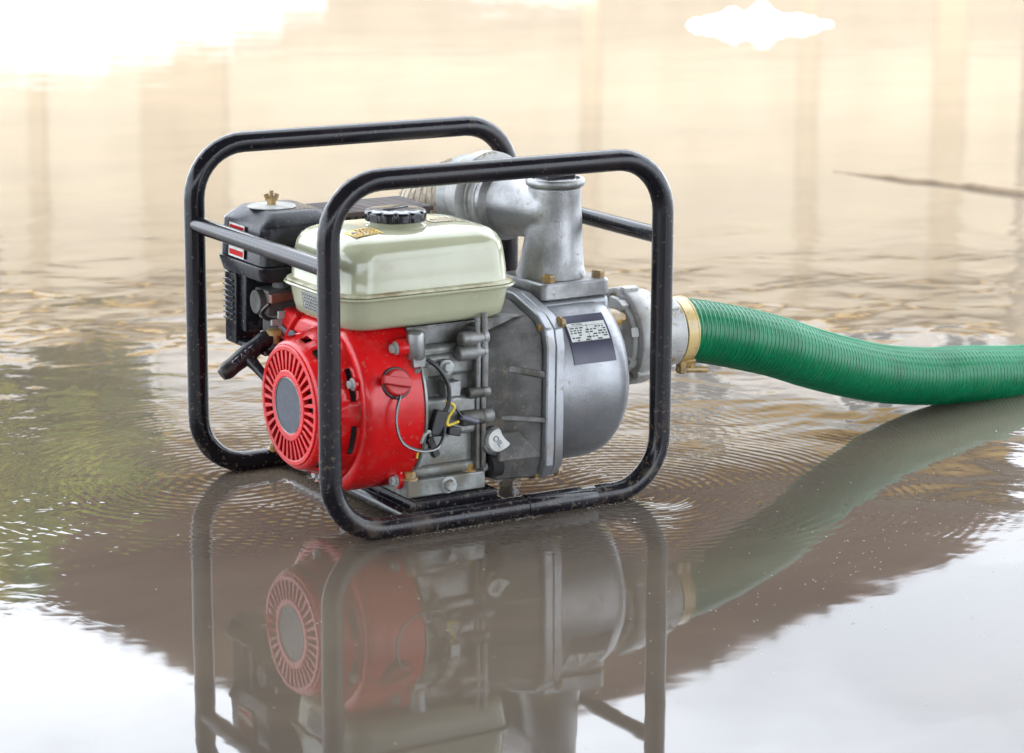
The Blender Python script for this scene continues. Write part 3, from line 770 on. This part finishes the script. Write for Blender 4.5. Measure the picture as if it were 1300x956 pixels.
# label plate bent round the drum
def curved(x0, x1, a0, a1, r, t, n=10, skew=0.0):
    bm = bmesh.new(); lo = []; hi = []
    for k in range(n+1):
        a = R(a0+(a1-a0)*k/n); sk = skew*k/n
        for L_, rr in ((lo, r), (hi, r+t)):
            L_.append([(x+sk, CY-rr*math.cos(a), CZ+rr*math.sin(a)) for x in (x0, x1)])
    def g(a, i): return a[i]
    V = [[bm.verts.new(p) for p in lo[k]]+[bm.verts.new(p) for p in hi[k]] for k in range(n+1)]
    for k in range(n):
        A, B = V[k], V[k+1]
        bm.faces.new((A[2], A[3], B[3], B[2])); bm.faces.new((A[0], B[0], B[1], A[1])); bm.faces.new((A[0], A[2], B[2], B[0])); bm.faces.new((A[1], B[1], B[3], A[3]))
    bm.faces.new((V[0][0], V[0][1], V[0][3], V[0][2])); bm.faces.new((V[-1][0], V[-1][2], V[-1][3], V[-1][1]))
    return bm
LX0, LX1, LA0, LA1 = .362, .426, 51, 17
lp = finish(curved(LX0, LX1, LA0, LA1, .1168, .0010), 'name_plate', m_navy, vol, 60)
wp = finish(curved(LX0+.003, LX1-.003, LA0-6, LA0-19.5, .1178, .0004), 'white_panel', m_white, lp, 60)
bm = bmesh.new()
def onlab(fx, fa):
    a = R(LA0-6-13.5*fa); x = LX0+.003+(LX1-LX0-.006)*fx; r = .1183
    return Vector((x, CY-r*math.cos(a), CZ+r*math.sin(a))), Vector((0, -math.cos(a), math.sin(a))), Vector((0, math.sin(a), math.cos(a)))
for row in range(6):
    fa = .30+.125*row; fx = .04
    while fx < .93:
        l = random.uniform(.04, .12)
        if random.random() < .75:
            p, n_, t_ = onlab(fx+l/2, fa); addbox(bm, -l/2*.058, l/2*.058, -.0009, .0009, 0, .0002, basis(p, (1, 0, 0), t_))
        fx += l+.03
for fa in (.2, .99, .01):
    p, n_, t_ = onlab(.5, fa); addbox(bm, -.029, .029, -.0002, .0002, 0, .0002, basis(p, (1, 0, 0), t_))
p, n_, t_ = onlab(.5, .6); addbox(bm, -.0003, .0003, -.013, .013, 0, .0002, basis(p, (1, 0, 0), t_))
finish(bm, 'plate_print', m_ink, lp, 0, kind='stuff')
p, n_, t_ = onlab(.28, .105)
text_obj('plate_word', 'MODEL', .0042, m_ink, basis(p, (1, 0, 0), t_), lp, .0001, 1.2)

# discharge elbow
EX, EY = .3995, .125
bm = bmesh.new()
sec = [rrect(EX, EY, .0535-d, .0555-d, .010, z, 5) for z, d in ((.2500, .001), (.2505, 0), (.2700, 0), (.2725, .0025))]
addloft(bm, sec)
el = finish(bm, 'discharge_elbow', m_alu, pump, 40, .0025)
BZ = .362
Tb = Matrix.Translation((EX, EY, BZ)) @ Matrix.Rotation(R(6), 4, 'Z')
bm = bmesh.new()
def circ(cx, cy, r, z, n=48): return [(cx+r*math.cos(2*PI*k/n), cy+r*math.sin(2*PI*k/n), z) for k in range(n)]
addloft(bm, [circ(EX+c, EY, r, z) for r, z, c in ((.047, .268, -.006), (.0465, .275, -.006), (.0440, .285, -.0055), (.0415, .300, -.004), (.0385, .322, -.002), (.0362, .345, 0), (.0348, .370, 0), (.0345, .394, 0))])
addlathe(bm, [(.030, -.018), (.0375, -.008), (.0405, .012), (.0415, .035), (.0430, .060), (.0450, .1005)], 'y', (0, 0, -.004), 56, mat=Tb)
cst = finish(bm, 'cast_body', m_alu, el, 180)
rm = cst.modifiers.new('remesh', 'REMESH'); rm.mode = 'VOXEL'; rm.voxel_size = .0016; rm.use_smooth_shade = True
smo = cst.modifiers.new('smooth', 'SMOOTH'); smo.factor = .6; smo.iterations = 22
bm = bmesh.new(); addlathe(bm, [(.0340, .3885), (.0350, .3915), (.0385, .3930), (.0395, .3955), (.0395, .4000), (.0380, .4025), (.033, .4026), (.0325, .398), (.004, .398)], 'z', (EX, EY, 0), 56)
finish(bm, 'elbow_rim', m_alu, el, 40)
bm = bmesh.new(); addlathe(bm, [(.0440, .094), (.0490, .099), (.0530, .1015), (.0535, .109), (.0515, .112)], 'y', (0, 0, -.004), 56, mat=Tb)
finish(bm, 'branch_flange', m_alu, el, 40)
for x, y in ((EX-.036, EY-.043), (EX+.041, EY-.043), (EX+.041, EY+.044)):
    bm = bmesh.new(); addbolt(bm, (x, y, .2722), (0, 0, 1), .0088, .0095, washer=False, rot=.25); finish(bm, 'bolt', m_brass, el, 30)
bm = bmesh.new(); addbox(bm, EX-.022, EX+.022, EY-.017, EY+.017, .396, .4085); addlathe(bm, [(.029, .3975), (.029, .4015), (.026, .4025)], 'z', (EX, EY, 0), 28); finish(bm, 'priming_plug', m_cap, el, 30, .0025)
bm = bmesh.new(); addbox(bm, .430, .452, .185, .215, .285, .320); finish(bm, 'casting_lug', m_alu, vol, 30, .002)
bm = bmesh.new(); addlathe(bm, [(.0455, .1125), (.0445, .115), (.0440, .130), (.0460, .133), (.0500, .134), (.0500, .138)], 'y', (0, 0, -.004), 56, mat=Tb)
addlathe(bm, [(.0478, .118), (.0478, .122)], 'y', (0, 0, -.004), 56, mat=Tb)
cpl = finish(bm, 'threaded_coupling', m_machined, el, 40)
bm = bmesh.new(); addlathe(bm, [(.0040, 0), (.0040, .002)], 'z', mat=Matrix.Translation((.3545, .242, .343)) @ Vector((-.75, -.55, -.25)).to_track_quat('Z', 'Y').to_matrix().to_4x4(), n=14)
finish(bm, 'wrench_hole_shade', m_deep, cpl, 40)  # flat dark disc, painted as the shade inside the hole

# suction coupling on the right (fixed to the pump)
SZ = .178
bm = bmesh.new()
addlathe(bm, [(.050, .455), (.052, .462), (.052, .470), (.044, .474), (.042, .486), (.047, .489), (.0545, .491), (.0560, .494), (.0560, .4975)], 'x', (0, CY, SZ), 60)
for k in range(8):
    a = 2*PI*k/8+.5; addbox(bm, .486, .4975, -.006, .006, .050, .0595, Matrix.Translation((0, CY, SZ)) @ Matrix.Rotation(a, 4, 'X'))
sf = finish(bm, 'suction_flange', m_machined, pump, 40)
for y, z in ((CY-.046, SZ+.036), (CY-.046, SZ-.040), (CY+.046, SZ+.036)):
    bm = bmesh.new(); addlathe(bm, [(.015, .44), (.014, .463), (.011, .470)], 'x', (0, y, z), 20); addbolt(bm, (.470, y, z), (1, 0, 0), .0075, .008); finish(bm, 'bolt', m_brass, sf, 30)

# water drops on the lower tubes
bm = bmesh.new()
for i in range(420):
    x = random.uniform(.03, .47) if random.random() < .8 else random.uniform(.05, .2); y = 0 if random.random() < .85 else FW
    a = R(random.uniform(150, 290)) if random.random() < .75 else R(random.uniform(60, 150))
    rr = TR; p = Vector((x, y+rr*math.cos(a) if True else y, 0+rr*math.sin(a)))
    if p.z < WZ+.002 or x < .07 or x > .42: 
        if p.z < WZ+.002: continue
    if x < .074 or x > .413: continue
    s = random.uniform(.0004, .0014)
    bmesh.ops.create_icosphere(bm, subdivisions=1, radius=s, matrix=Matrix.Translation(p) @ Matrix.Diagonal((1, 1, .8, 1)))
for i in range(60):
    p = Vector((random.uniform(.14, .245), random.uniform(.02, .028), .0165)); s = random.uniform(.0005, .0012)
    bmesh.ops.create_icosphere(bm, subdivisions=1, radius=s, matrix=Matrix.Translation(p))
finish(bm, 'water_drops', m_drop, pump, 180, kind='stuff')

# ------------------------------------------------------------------ green suction hose
hose_pts = [(.585, CY, .1790), (.613, CY, .1755), (.66, .127, .1655), (.7125, .130, .1515), (.7800, .140, .131), (.8480, .155, .106), (.9300, .178, .079), (1.02, .198, .054), (1.1155, .212, .0370), (1.20, .222, .0290), (1.33, .243, .0125), (1.45, .272, .008), (1.70, .36, .008), (2.0, .50, .008), (2.4, .75, .008)]
hose = empty('suction_hose', Vector((1.16, .21, WZ)), 'green ribbed plastic suction hose running from the pump out over the water', 'hose')
HP = smoothpath(hose_pts, 24)
# resample evenly
def resample(P, step):
    out = [P[0]]; acc = 0
    for a, b in zip(P, P[1:]):
        l = (b-a).length; d = step-acc
        while d <= l:
            out.append(a.lerp(b, d/l)); d += step
        acc = (acc+l) % step if d > l else 0
        acc = l-(d-step)
    return out
HP = resample(HP, .0019)
HR = .0432
pitch = .0076
def hrad(i):
    s = i*.0019; return HR - .0011*(.5-.5*math.cos(2*PI*s/pitch))
bm = bmesh.new(); addtube(bm, HP, hrad, 30)
hb = finish(bm, 'hose_wall', m_green, hose, 180)
T, N, B = frames(HP)
sp = []
i = 0.0
while i < len(HP)-1:
    k = int(i); s = i*.0019; a = 2*PI*s/pitch
    sp.append(HP[k].lerp(HP[k+1], i-k) + (N[k]*math.cos(a)+B[k]*math.sin(a))*(HR-.00005)); i += pitch/.0019/26
sp = sp[:26*190]
bm = bmesh.new(); addtube(bm, sp, .00085, 4)
finish(bm, 'spiral_rib', m_greenrib, hose, 180)
bm = bmesh.new()
HO = (0, CY, SZ)
addlathe(bm, [(.058, .4985), (.0655, .5000), (.0670, .5020), (.0670, .5270), (.0655, .5290), (.0560, .5300)], 'x', HO, 64)
addlathe(bm, [(.060, .5305), (.0615, .5315), (.0615, .5420), (.058, .5445), (.053, .550), (.0515, .5570), (.0515, .5800), (.048, .5835)], 'x', HO, 64)
cw = finish(bm, 'hose_coupling', m_machined, hose, 40)
for k in range(3):
    bm = bmesh.new(); a = R(20+120*k); addbox(bm, .498, .522, -.0055, .0055, .0625, .0712, Matrix.Translation(HO) @ Matrix.Rotation(a-.15, 4, 'X'))
    finish(bm, 'coupling_lug', m_machined, cw, 30, .0015)
    bm = bmesh.new(); addbox(bm, .552, .576, -.011, .011, .049, .0545, Matrix.Translation(HO) @ Matrix.Rotation(a+.25, 4, 'X')); finish(bm, 'coupling_lug', m_machined, cw, 30, .0015)
bm = bmesh.new()
addlathe(bm, [(.0445, .587), (.0462, .5875), (.0462, .5895), (.0456, .590), (.0456, .6035), (.0462, .604), (.0462, .6060), (.0445, .6065)], 'x', (0, CY, .1775), 64)
m_clamp = mat('gold_zinc_band', (.58, .43, .19), .24, 1.0, col2=(.40, .30, .13), nscale=22)
cl = finish(bm, 'hose_clamp', m_clamp, hose, 40)
bm = bmesh.new()
q0 = Matrix.Translation((.596, CY-.022, .1345))
addbox(bm, -.013, .012, -.010, .008, -.003, .010, q0 @ Matrix.Rotation(R(20), 4, 'X')); addbox(bm, -.014, -.004, -.012, .0, -.012, .006, q0); addbox(bm, .003, .010, -.011, .0, -.010, .006, q0)
addtube(bm, [(.580, .098, .1285), (.600, .096, .1265), (.628, .094, .1235)], .0045, 10)
finish(bm, 'clamp_bolt', m_brass, cl, 35, .0012)

# ------------------------------------------------------------------ tan discharge hose behind
dh = empty('discharge_hose', Vector((.34, .55, WZ)), 'tan woven discharge hose bending down behind the engine, clamped to the silver elbow', 'hose')
pts = [Tb @ Vector((0, d, -.004)) for d in (.190, .207, .225)] + [(.360, .405, .325), (.350, .425, .28), (.340, .435, .20), (.335, .44, .10), (.33, .45, -.05)]
bm = bmesh.new(); P = smoothpath(pts, 14); addtube(bm, P, lambda i: .0427+.0003*math.sin(i*1.3), 32)
th = finish(bm, 'hose_wall', m_tan, dh, 60)
# woven ridges
T, N, B = frames(P); bm = bmesh.new()
for s in (-1, 1):
    for st in range(14):
        pth = [P[i]+(N[i]*math.cos(s*i*.16+2*PI*st/14)+B[i]*math.sin(s*i*.16+2*PI*st/14))*.0430 for i in range(0, 60)]
        addtube(bm, pth, .0009, 4)
finish(bm, 'hose_weave', m_tan, dh, 60, kind='stuff')
bm = bmesh.new(); addlathe(bm, [(.050, .1385), (.0605, .1390), (.0630, .1405), (.0630, .1580), (.0612, .1600), (.0550, .1610)], 'y', (0, 0, -.004), 60, mat=Tb)
addlathe(bm, [(.057, .1615), (.0590, .1625), (.0590, .1690), (.053, .1700)], 'y', (0, 0, -.004), 60, mat=Tb)
dc = finish(bm, 'hose_coupling', m_machined, dh, 40)
bm = bmesh.new(); addlathe(bm, [(.050, .1705), (.0535, .1715), (.0535, .1980), (.050, .1990)], 'y', (0, 0, -.004), 60, mat=Tb)
finish(bm, 'hose_clamp', m_zinc, dh, 40)

# ------------------------------------------------------------------ things floating
m_stick = mat('wet_stick_bark', (.26, .19, .12), .8, col2=(.17, .12, .07), nscale=14, bump=.5, bscale=60)
def px(u, v, z):
    """point on the level z seen at pixel (u, v) of the photograph"""
    d = fwd + r2*((u-650)/3400) - u2*((v-433.5)/3400); t = (z-CAM.z)/d.z; return CAM+d*t
a, b_ = px(1052, 217, WZ), px(1330, 250, WZ)
bm = bmesh.new(); pth = [a.lerp(b_, k/10)+Vector((random.uniform(-.01, .01), random.uniform(-.01, .01), random.uniform(-.004, .002))) for k in range(11)]
addtube(bm, pth, lambda i: .0055+.0010*i, 10)
o = finish(bm, 'floating_stick', m_stick, None, 60); o['label'] = 'thin brown stick floating far out on the water to the right'; o['category'] = 'stick'
# crumpled white plastic sheet
a, b_ = px(872, 33, WZ), px(1056, 31, WZ); ax_ = (b_-a); Ls = ax_.length; ax_.normalize(); bx_ = Vector((-ax_.y, ax_.x, 0))
bm = bmesh.new(); n = 30; rows_ = []
for i in range(n+1):
    t = i/n; hgt = .040*math.sin(PI*t)**.6*(1.15-.4*t) + .052*math.exp(-((t-.52)/.06)**2) + .022*math.exp(-((t-.30)/.05)**2) + random.uniform(-.008, .008)
    row = []
    for j in range(-5, 6):
        s = j/5; wd = .16*math.sin(PI*t)**.6+.01
        row.append(bm.verts.new(a+ax_*(Ls*t)+bx_*(wd*s+random.uniform(-.01, .01))+Vector((0, 0, max(0, hgt*(1-s*s)) + (random.uniform(0, .008) if abs(s) < 1 else -.012)))))
    rows_.append(row)
for A, B in zip(rows_, rows_[1:]):
    for j in range(10): bm.faces.new((A[j], A[j+1], B[j+1], B[j]))
o = finish(bm, 'plastic_sheet', m_foam, None, 50); o['label'] = 'crumpled white plastic sheet floating in the sun far behind the pump'; o['category'] = 'plastic sheet'
# specks of debris
bm = bmesh.new()
def speck(p, s, k):
    ring = [bm.verts.new(p+Vector((math.cos(t_)*s*random.uniform(.6, 1.3), math.sin(t_)*s*random.uniform(.6, 1.3), .0004))) for t_ in [random.uniform(0, 1)+2*PI*q_/5 for q_ in range(5)]]
    c = bm.verts.new(p+Vector((0, 0, s*.6)))
    for q_ in range(5): bm.faces.new((ring[q_], ring[(q_+1) % 5], c)).material_index = k
for i in range(300):
    if random.random() < .72: u_ = random.gauss(1120, 130); v_ = 790-(u_-850)*.36+random.gauss(0, 45)
    else: u_ = random.uniform(0, 1300); v_ = random.uniform(520, 950)
    if v_ < 520: continue
    speck(px(u_, v_, WZ), random.uniform(.0004, .0012), 0 if random.random() < .75 else 1)
for i in range(170):
    x = random.uniform(.075, .30) if i < 120 else random.uniform(.36, .47)
    speck(Vector((x, -.0125-abs(random.gauss(0, .004)), WZ)), random.uniform(.0005, .0013), 0)
for i in range(60):
    a = random.uniform(0, 2*PI); rr = random.uniform(.016, .03)
    speck(Vector((.415+rr*math.cos(a)*1.4, rr*math.sin(a), WZ)), random.uniform(.0005, .0012), 0)
finish(bm, 'floating_debris', [m_speck, m_ink], None, 0, kind='stuff')

# ------------------------------------------------------------------ surroundings mirrored in the water
def frame_empty(name, u_, w_, z_, label, cat, group=None, rot=0):
    o = empty(name, E(u_, w_, z_), label, cat, group); o.rotation_euler = (0, 0, -YAW+rot); o['rotd'] = 1; return o
m_ochre = mat('ochre_plaster', (.66, .43, .14), .9, col2=(.56, .35, .10), nscale=1.5, bump=.3, bscale=30)
m_creamw = mat('cream_plaster', (.42, .36, .27), .9, col2=(.38, .32, .235), nscale=1.2, bump=.3, bscale=30)
m_pil = mat('beige_pilaster', (.36, .295, .205), .9, col2=(.32, .26, .18), nscale=2)
m_tile = mat('red_brown_roof_tile', (.13, .065, .050), .85, col2=(.085, .045, .038), nscale=6, bump=.3, bscale=40)
m_fascia = mat('dark_brown_timber', (.055, .038, .026), .7, col2=(.08, .055, .04), nscale=8)
m_balc = mat('white_render', (.80, .80, .78), .85, col2=(.72, .72, .70), nscale=3)
m_upper = mat('pale_grey_render', (.56, .55, .54), .85, col2=(.47, .45, .42), nscale=2.5)
m_glass = mat('window_glass', (.05, .06, .07), .05, spec=.8)
m_wfr = mat('white_window_frame', (.75, .75, .73), .5)

house = frame_empty('house', 0, 30, .15, 'two storey cream house with ochre upper wall and brown tiled roof across the flood water', 'house')
bm = bmesh.new(); addbox(bm, -6.9, 5.7, 0, 8, 1.9, 5.1); finish(bm, 'lower_wall', m_creamw, house, 0)
bm = bmesh.new(); addbox(bm, -6.91, 5.71, -.010, 8.04, -.6, 1.9); finish(bm, 'plinth', mat('grey_beige_plinth', (.32, .27, .205), .9, col2=(.28, .235, .175), nscale=2), house, 0)
bm = bmesh.new(); addbox(bm, -6.93, 5.73, -.03, 8.03, 5.1, 6.35); finish(bm, 'upper_wall', m_upper, house, 0)
bm = bmesh.new(); addbox(bm, -6.95, 5.75, -.05, 8.05, 6.35, 7.1); finish(bm, 'ochre_frieze', m_ochre, house, 0)
for x, w_ in ((-5.35, .18), (-3.7, .95), (.87, .2), (3.3, .2), (4.9, .34)):
    bm = bmesh.new(); addbox(bm, x-w_/2, x+w_/2, -.022, -.012, -.5, 5.015); finish(bm, 'pilaster', m_pil, house, 30, .02)
bm = bmesh.new(); addbox(bm, -7.0, 5.8, -.35, -.05, 5.02, 5.12)
finish(bm, 'string_course', m_ochre, house, 30, .01)
for x in (-6.2, -4.4, -2.2, 0, 2.1, 4.1, 5.2):
    bm = bmesh.new()
    for a0, a1, b0, b1 in ((x-.37, x-.32, 5.3, 6.2), (x+.32, x+.37, 5.3, 6.2), (x-.32, x+.32, 5.3, 5.36), (x-.32, x+.32, 6.14, 6.2), (x-.02, x+.02, 5.36, 6.14)): addbox(bm, a0, a1, -.12, -.035, b0, b1)
    fr_ = finish(bm, 'window', m_wfr, house, 0)
    bm = bmesh.new(); addbox(bm, x-.32, x+.32, -.08, -.036, 5.36, 6.14); finish(bm, 'window_pane', m_glass, fr_, 0)
bm = bmesh.new(); addbox(bm, 5.76, 8.8, .3, 6, -.6, 6.5); wing = finish(bm, 'side_wing', m_creamw, house, 0)
bm = bmesh.new(); addbox(bm, 5.77, 9.0, .1, 6.2, 6.505, 6.7); finish(bm, 'wing_roof', m_tile, wing, 0)
# hipped roof
bm = bmesh.new()
EL, ER, EZ, AZ = -7.25, 5.95, 7.1, 12.0
ev = [(EL, -.9, EZ), (ER, -.9, EZ), (ER, 9, EZ), (EL, 9, EZ)]
apex = [(-1.5, 3.9, AZ), (-.7, 3.9, AZ)]
V = [bm.verts.new(p) for p in ev]+[bm.verts.new(p) for p in apex]
for f in ((0, 1, 5, 4), (1, 2, 5), (2, 3, 4, 5), (3, 0, 4), (0, 3, 2, 1)): bm.faces.new([V[i] for i in f])
roof = finish(bm, 'roof', m_tile, house, 0)
bm = bmesh.new()   # tile courses as raised rows following the front slope
for k in range(26):
    t = (k+.5)/26
    xa = EL+(apex[0][0]-EL)*t; xb = ER+(apex[1][0]-ER)*t; y = -.9+4.8*t; z = EZ+(AZ-EZ)*t
    x = xa
    while x < xb-.3:
        addbox(bm, x+.01, min(x+.33, xb), y-.09, y+.08, z+.0+.02, z+.06, None); x += .34
finish(bm, 'roof_tiles', m_tile, roof, 0, kind='stuff')
bm = bmesh.new(); addbox(bm, EL-.05, ER+.05, -.96, -.91, EZ-.2, EZ+.05); addbox(bm, EL, ER, -.9, -.06, EZ-.07, EZ-.02)
finish(bm, 'eave_board', m_fascia, house, 0)

# sunlit white garden wall at the water's far side
gw = frame_empty('garden_wall', 0, 24.2, .1, 'low whitewashed garden wall at the far edge of the water, taller at its left end', 'wall')
for x0, x1, h_ in ((-9, -4.5, 1.52), (-4.5, -3.7, 1.58), (-3.7, -3.1, 1.44), (-3.1, -2.55, 1.30), (-2.55, -2.1, 1.16), (-2.1, -1.7, 1.0), (-.4, .75, .86)):
    bm = bmesh.new(); addbox(bm, x0+.004, x1-.004, 0, .25, -.3, h_-.1); finish(bm, 'wall_section', m_balc, gw, 0, .01)
    bm = bmesh.new(); addbox(bm, x0, x1, -.03, .28, h_-.098, h_-.03); finish(bm, 'coping', m_balc, gw, 0, .01)

# trees
m_bark = mat('brown_bark', (.09, .06, .04), .9, col2=(.05, .035, .025), nscale=14, bump=.8, bscale=40, bdist=.02)
def leafmat(n_, a, b2, c): return mat(n_, a, .6, col2=b2, nscale=3.2, col3=c, n3=5, t3=.55)
m_leafA = leafmat('green_leaf', (.07, .13, .025), (.40, .46, .05), (.62, .46, .06))
m_leafB = leafmat('dark_green_leaf', (.06, .085, .035), (.09, .12, .04), (.15, .15, .05))
def tree(u_, w_, h_, rad, leaf, label, n=5200, base=.8, lean=0):
    t = frame_empty('broadleaf_tree', u_, w_, .0, label, 'tree')
    rnd = random.Random(int(u_*77+w_*13)); bm = bmesh.new()
    top = Vector((lean, 0, h_*.62)); tr = smoothpath([(0, 0, -.4), (.05, .02, h_*.2), (lean*.5+.04, .05, h_*.4), top], 5)
    addtube(bm, tr, lambda i: .13*h_/5*(1-.6*i/len(tr)), 10)
    tips = []
    for k in range(11):
        s = tr[rnd.randint(10, len(tr)-1)]; a = rnd.uniform(0, 2*PI); e_ = rnd.uniform(.2, 1.1)
        tp = s+Vector((math.cos(a)*math.cos(e_), math.sin(a)*math.cos(e_), math.sin(e_)))*rad*rnd.uniform(.6, 1.0)
        addtube(bm, smoothpath([s, s.lerp(tp, .5)+Vector((0, 0, -.06)), tp], 4), lambda i: .045*h_/5*(1-.09*i), 6); tips.append(tp)
    finish(bm, 'trunk', m_bark, t, 60)
    me_v = []; me_f = []
    cl_ = []
    for k in range(46):
        b0 = tips[k % len(tips)]; cl_.append((b0+Vector((rnd.gauss(0, 1), rnd.gauss(0, 1), rnd.gauss(0, .8)))*rad*.28, rnd.uniform(.18, .42)*rad*.8))
    for i in range(n):
        c, r_ = cl_[i % len(cl_)]
        d = Vector((rnd.gauss(0, 1), rnd.gauss(0, 1), rnd.gauss(0, 1))).normalized()*r_*rnd.uniform(.3, 1)**.5
        p = c+d; s = rnd.uniform(.05, .10); q_ = Vector((rnd.gauss(0, 1), rnd.gauss(0, 1), rnd.gauss(0, 1))).normalized(); r3 = q_.orthogonal().normalized(); r4 = q_.cross(r3)
        b0 = len(me_v); me_v += [p-r3*s, p+r4*s*.45, p+r3*s, p-r4*s*.45]; me_f.append((b0, b0+1, b0+2, b0+3))
    me = bpy.data.meshes.new('crown'); me.from_pydata([tuple(v) for v in me_v], [], me_f); me.materials.append(leaf)
    o = bpy.data.objects.new('crown', me); COL.objects.link(o); o.parent = t
    return t
tree(-3.75, 16.5, 5.5, 1.05, m_leafA, 'leafy yellow-green tree at the left by the water, mirrored beside the pump', 13000, lean=.5)
tree(-5.0, 19.5, 5.4, .95, m_leafB, 'darker green tree behind the yellow-green one at the far left', 6000)
tree(4.9, 19, 2.1, .3, m_leafA, 'small green tree at the far right beyond the water', 1200)

# unseen shed, added overhead to shade the pump and the near water
m_sheet = mat('galvanised_roof_sheet', (.28, .29, .30), .5, .6, col2=(.20, .17, .14), nscale=3)
m_post = mat('grey_timber_post', (.16, .13, .10), .8, col2=(.10, .08, .06), nscale=9)
shed = frame_empty('added_shade_shed', 0, 0, .0, 'unseen shed added to shade the pump, corrugated roof on timber posts over the near water', 'shed')
RW0, RW1, RU = -6.0, 4.2, 5.4
bm = bmesh.new(); rowA = []; rowB = []; nC = 160
for i in range(nC+1):
    x = -RU+2*RU*i/nC; dz = .02*math.sin(i*PI/2)
    rowA.append((bm.verts.new((x, RW0, 3.0+dz)), bm.verts.new((x, RW1, 3.5+dz)))); rowB.append((bm.verts.new((x, RW0, 3.004+dz)), bm.verts.new((x, RW1, 3.504+dz))))
for i in range(nC):
    bm.faces.new((rowA[i][0], rowA[i+1][0], rowA[i+1][1], rowA[i][1])); bm.faces.new((rowB[i][0], rowB[i][1], rowB[i+1][1], rowB[i+1][0]))
    bm.faces.new((rowA[i][0], rowB[i][0], rowB[i+1][0], rowA[i+1][0])); bm.faces.new((rowA[i][1], rowA[i+1][1], rowB[i+1][1], rowB[i][1]))
finish(bm, 'shade_roof_sheet', m_sheet, shed, 0)
m_board = mat('weathered_board', (.16, .13, .10), .85, col2=(.09, .075, .055), nscale=5)
for k in range(36):      # low rear boards, added to cut the light from behind the camera
    x = -5.4+.3*k; bm = bmesh.new(); addbox(bm, x+.004, x+.296, RW0+.02, RW0+.045, -.3, 1.55); finish(bm, 'shade_board', m_board, shed, 0)
for w_ in (-5.6, -.8, 3.9):
    z_ = 3.0+.5*(w_-RW0)/(RW1-RW0)
    bm = bmesh.new(); addbox(bm, -RU, RU, w_-.05, w_+.05, z_-.16, z_-.03); finish(bm, 'beam', m_post, shed, 0, .005)
    for x in (-5.1, 5.1):
        bm = bmesh.new(); addbox(bm, x-.06, x+.06, w_-.06, w_+.06, -.4, z_-.165); finish(bm, 'post', m_post, shed, 0, .006)
for o in bpy.data.objects:
    if 'rotd' in o: del o['rotd']
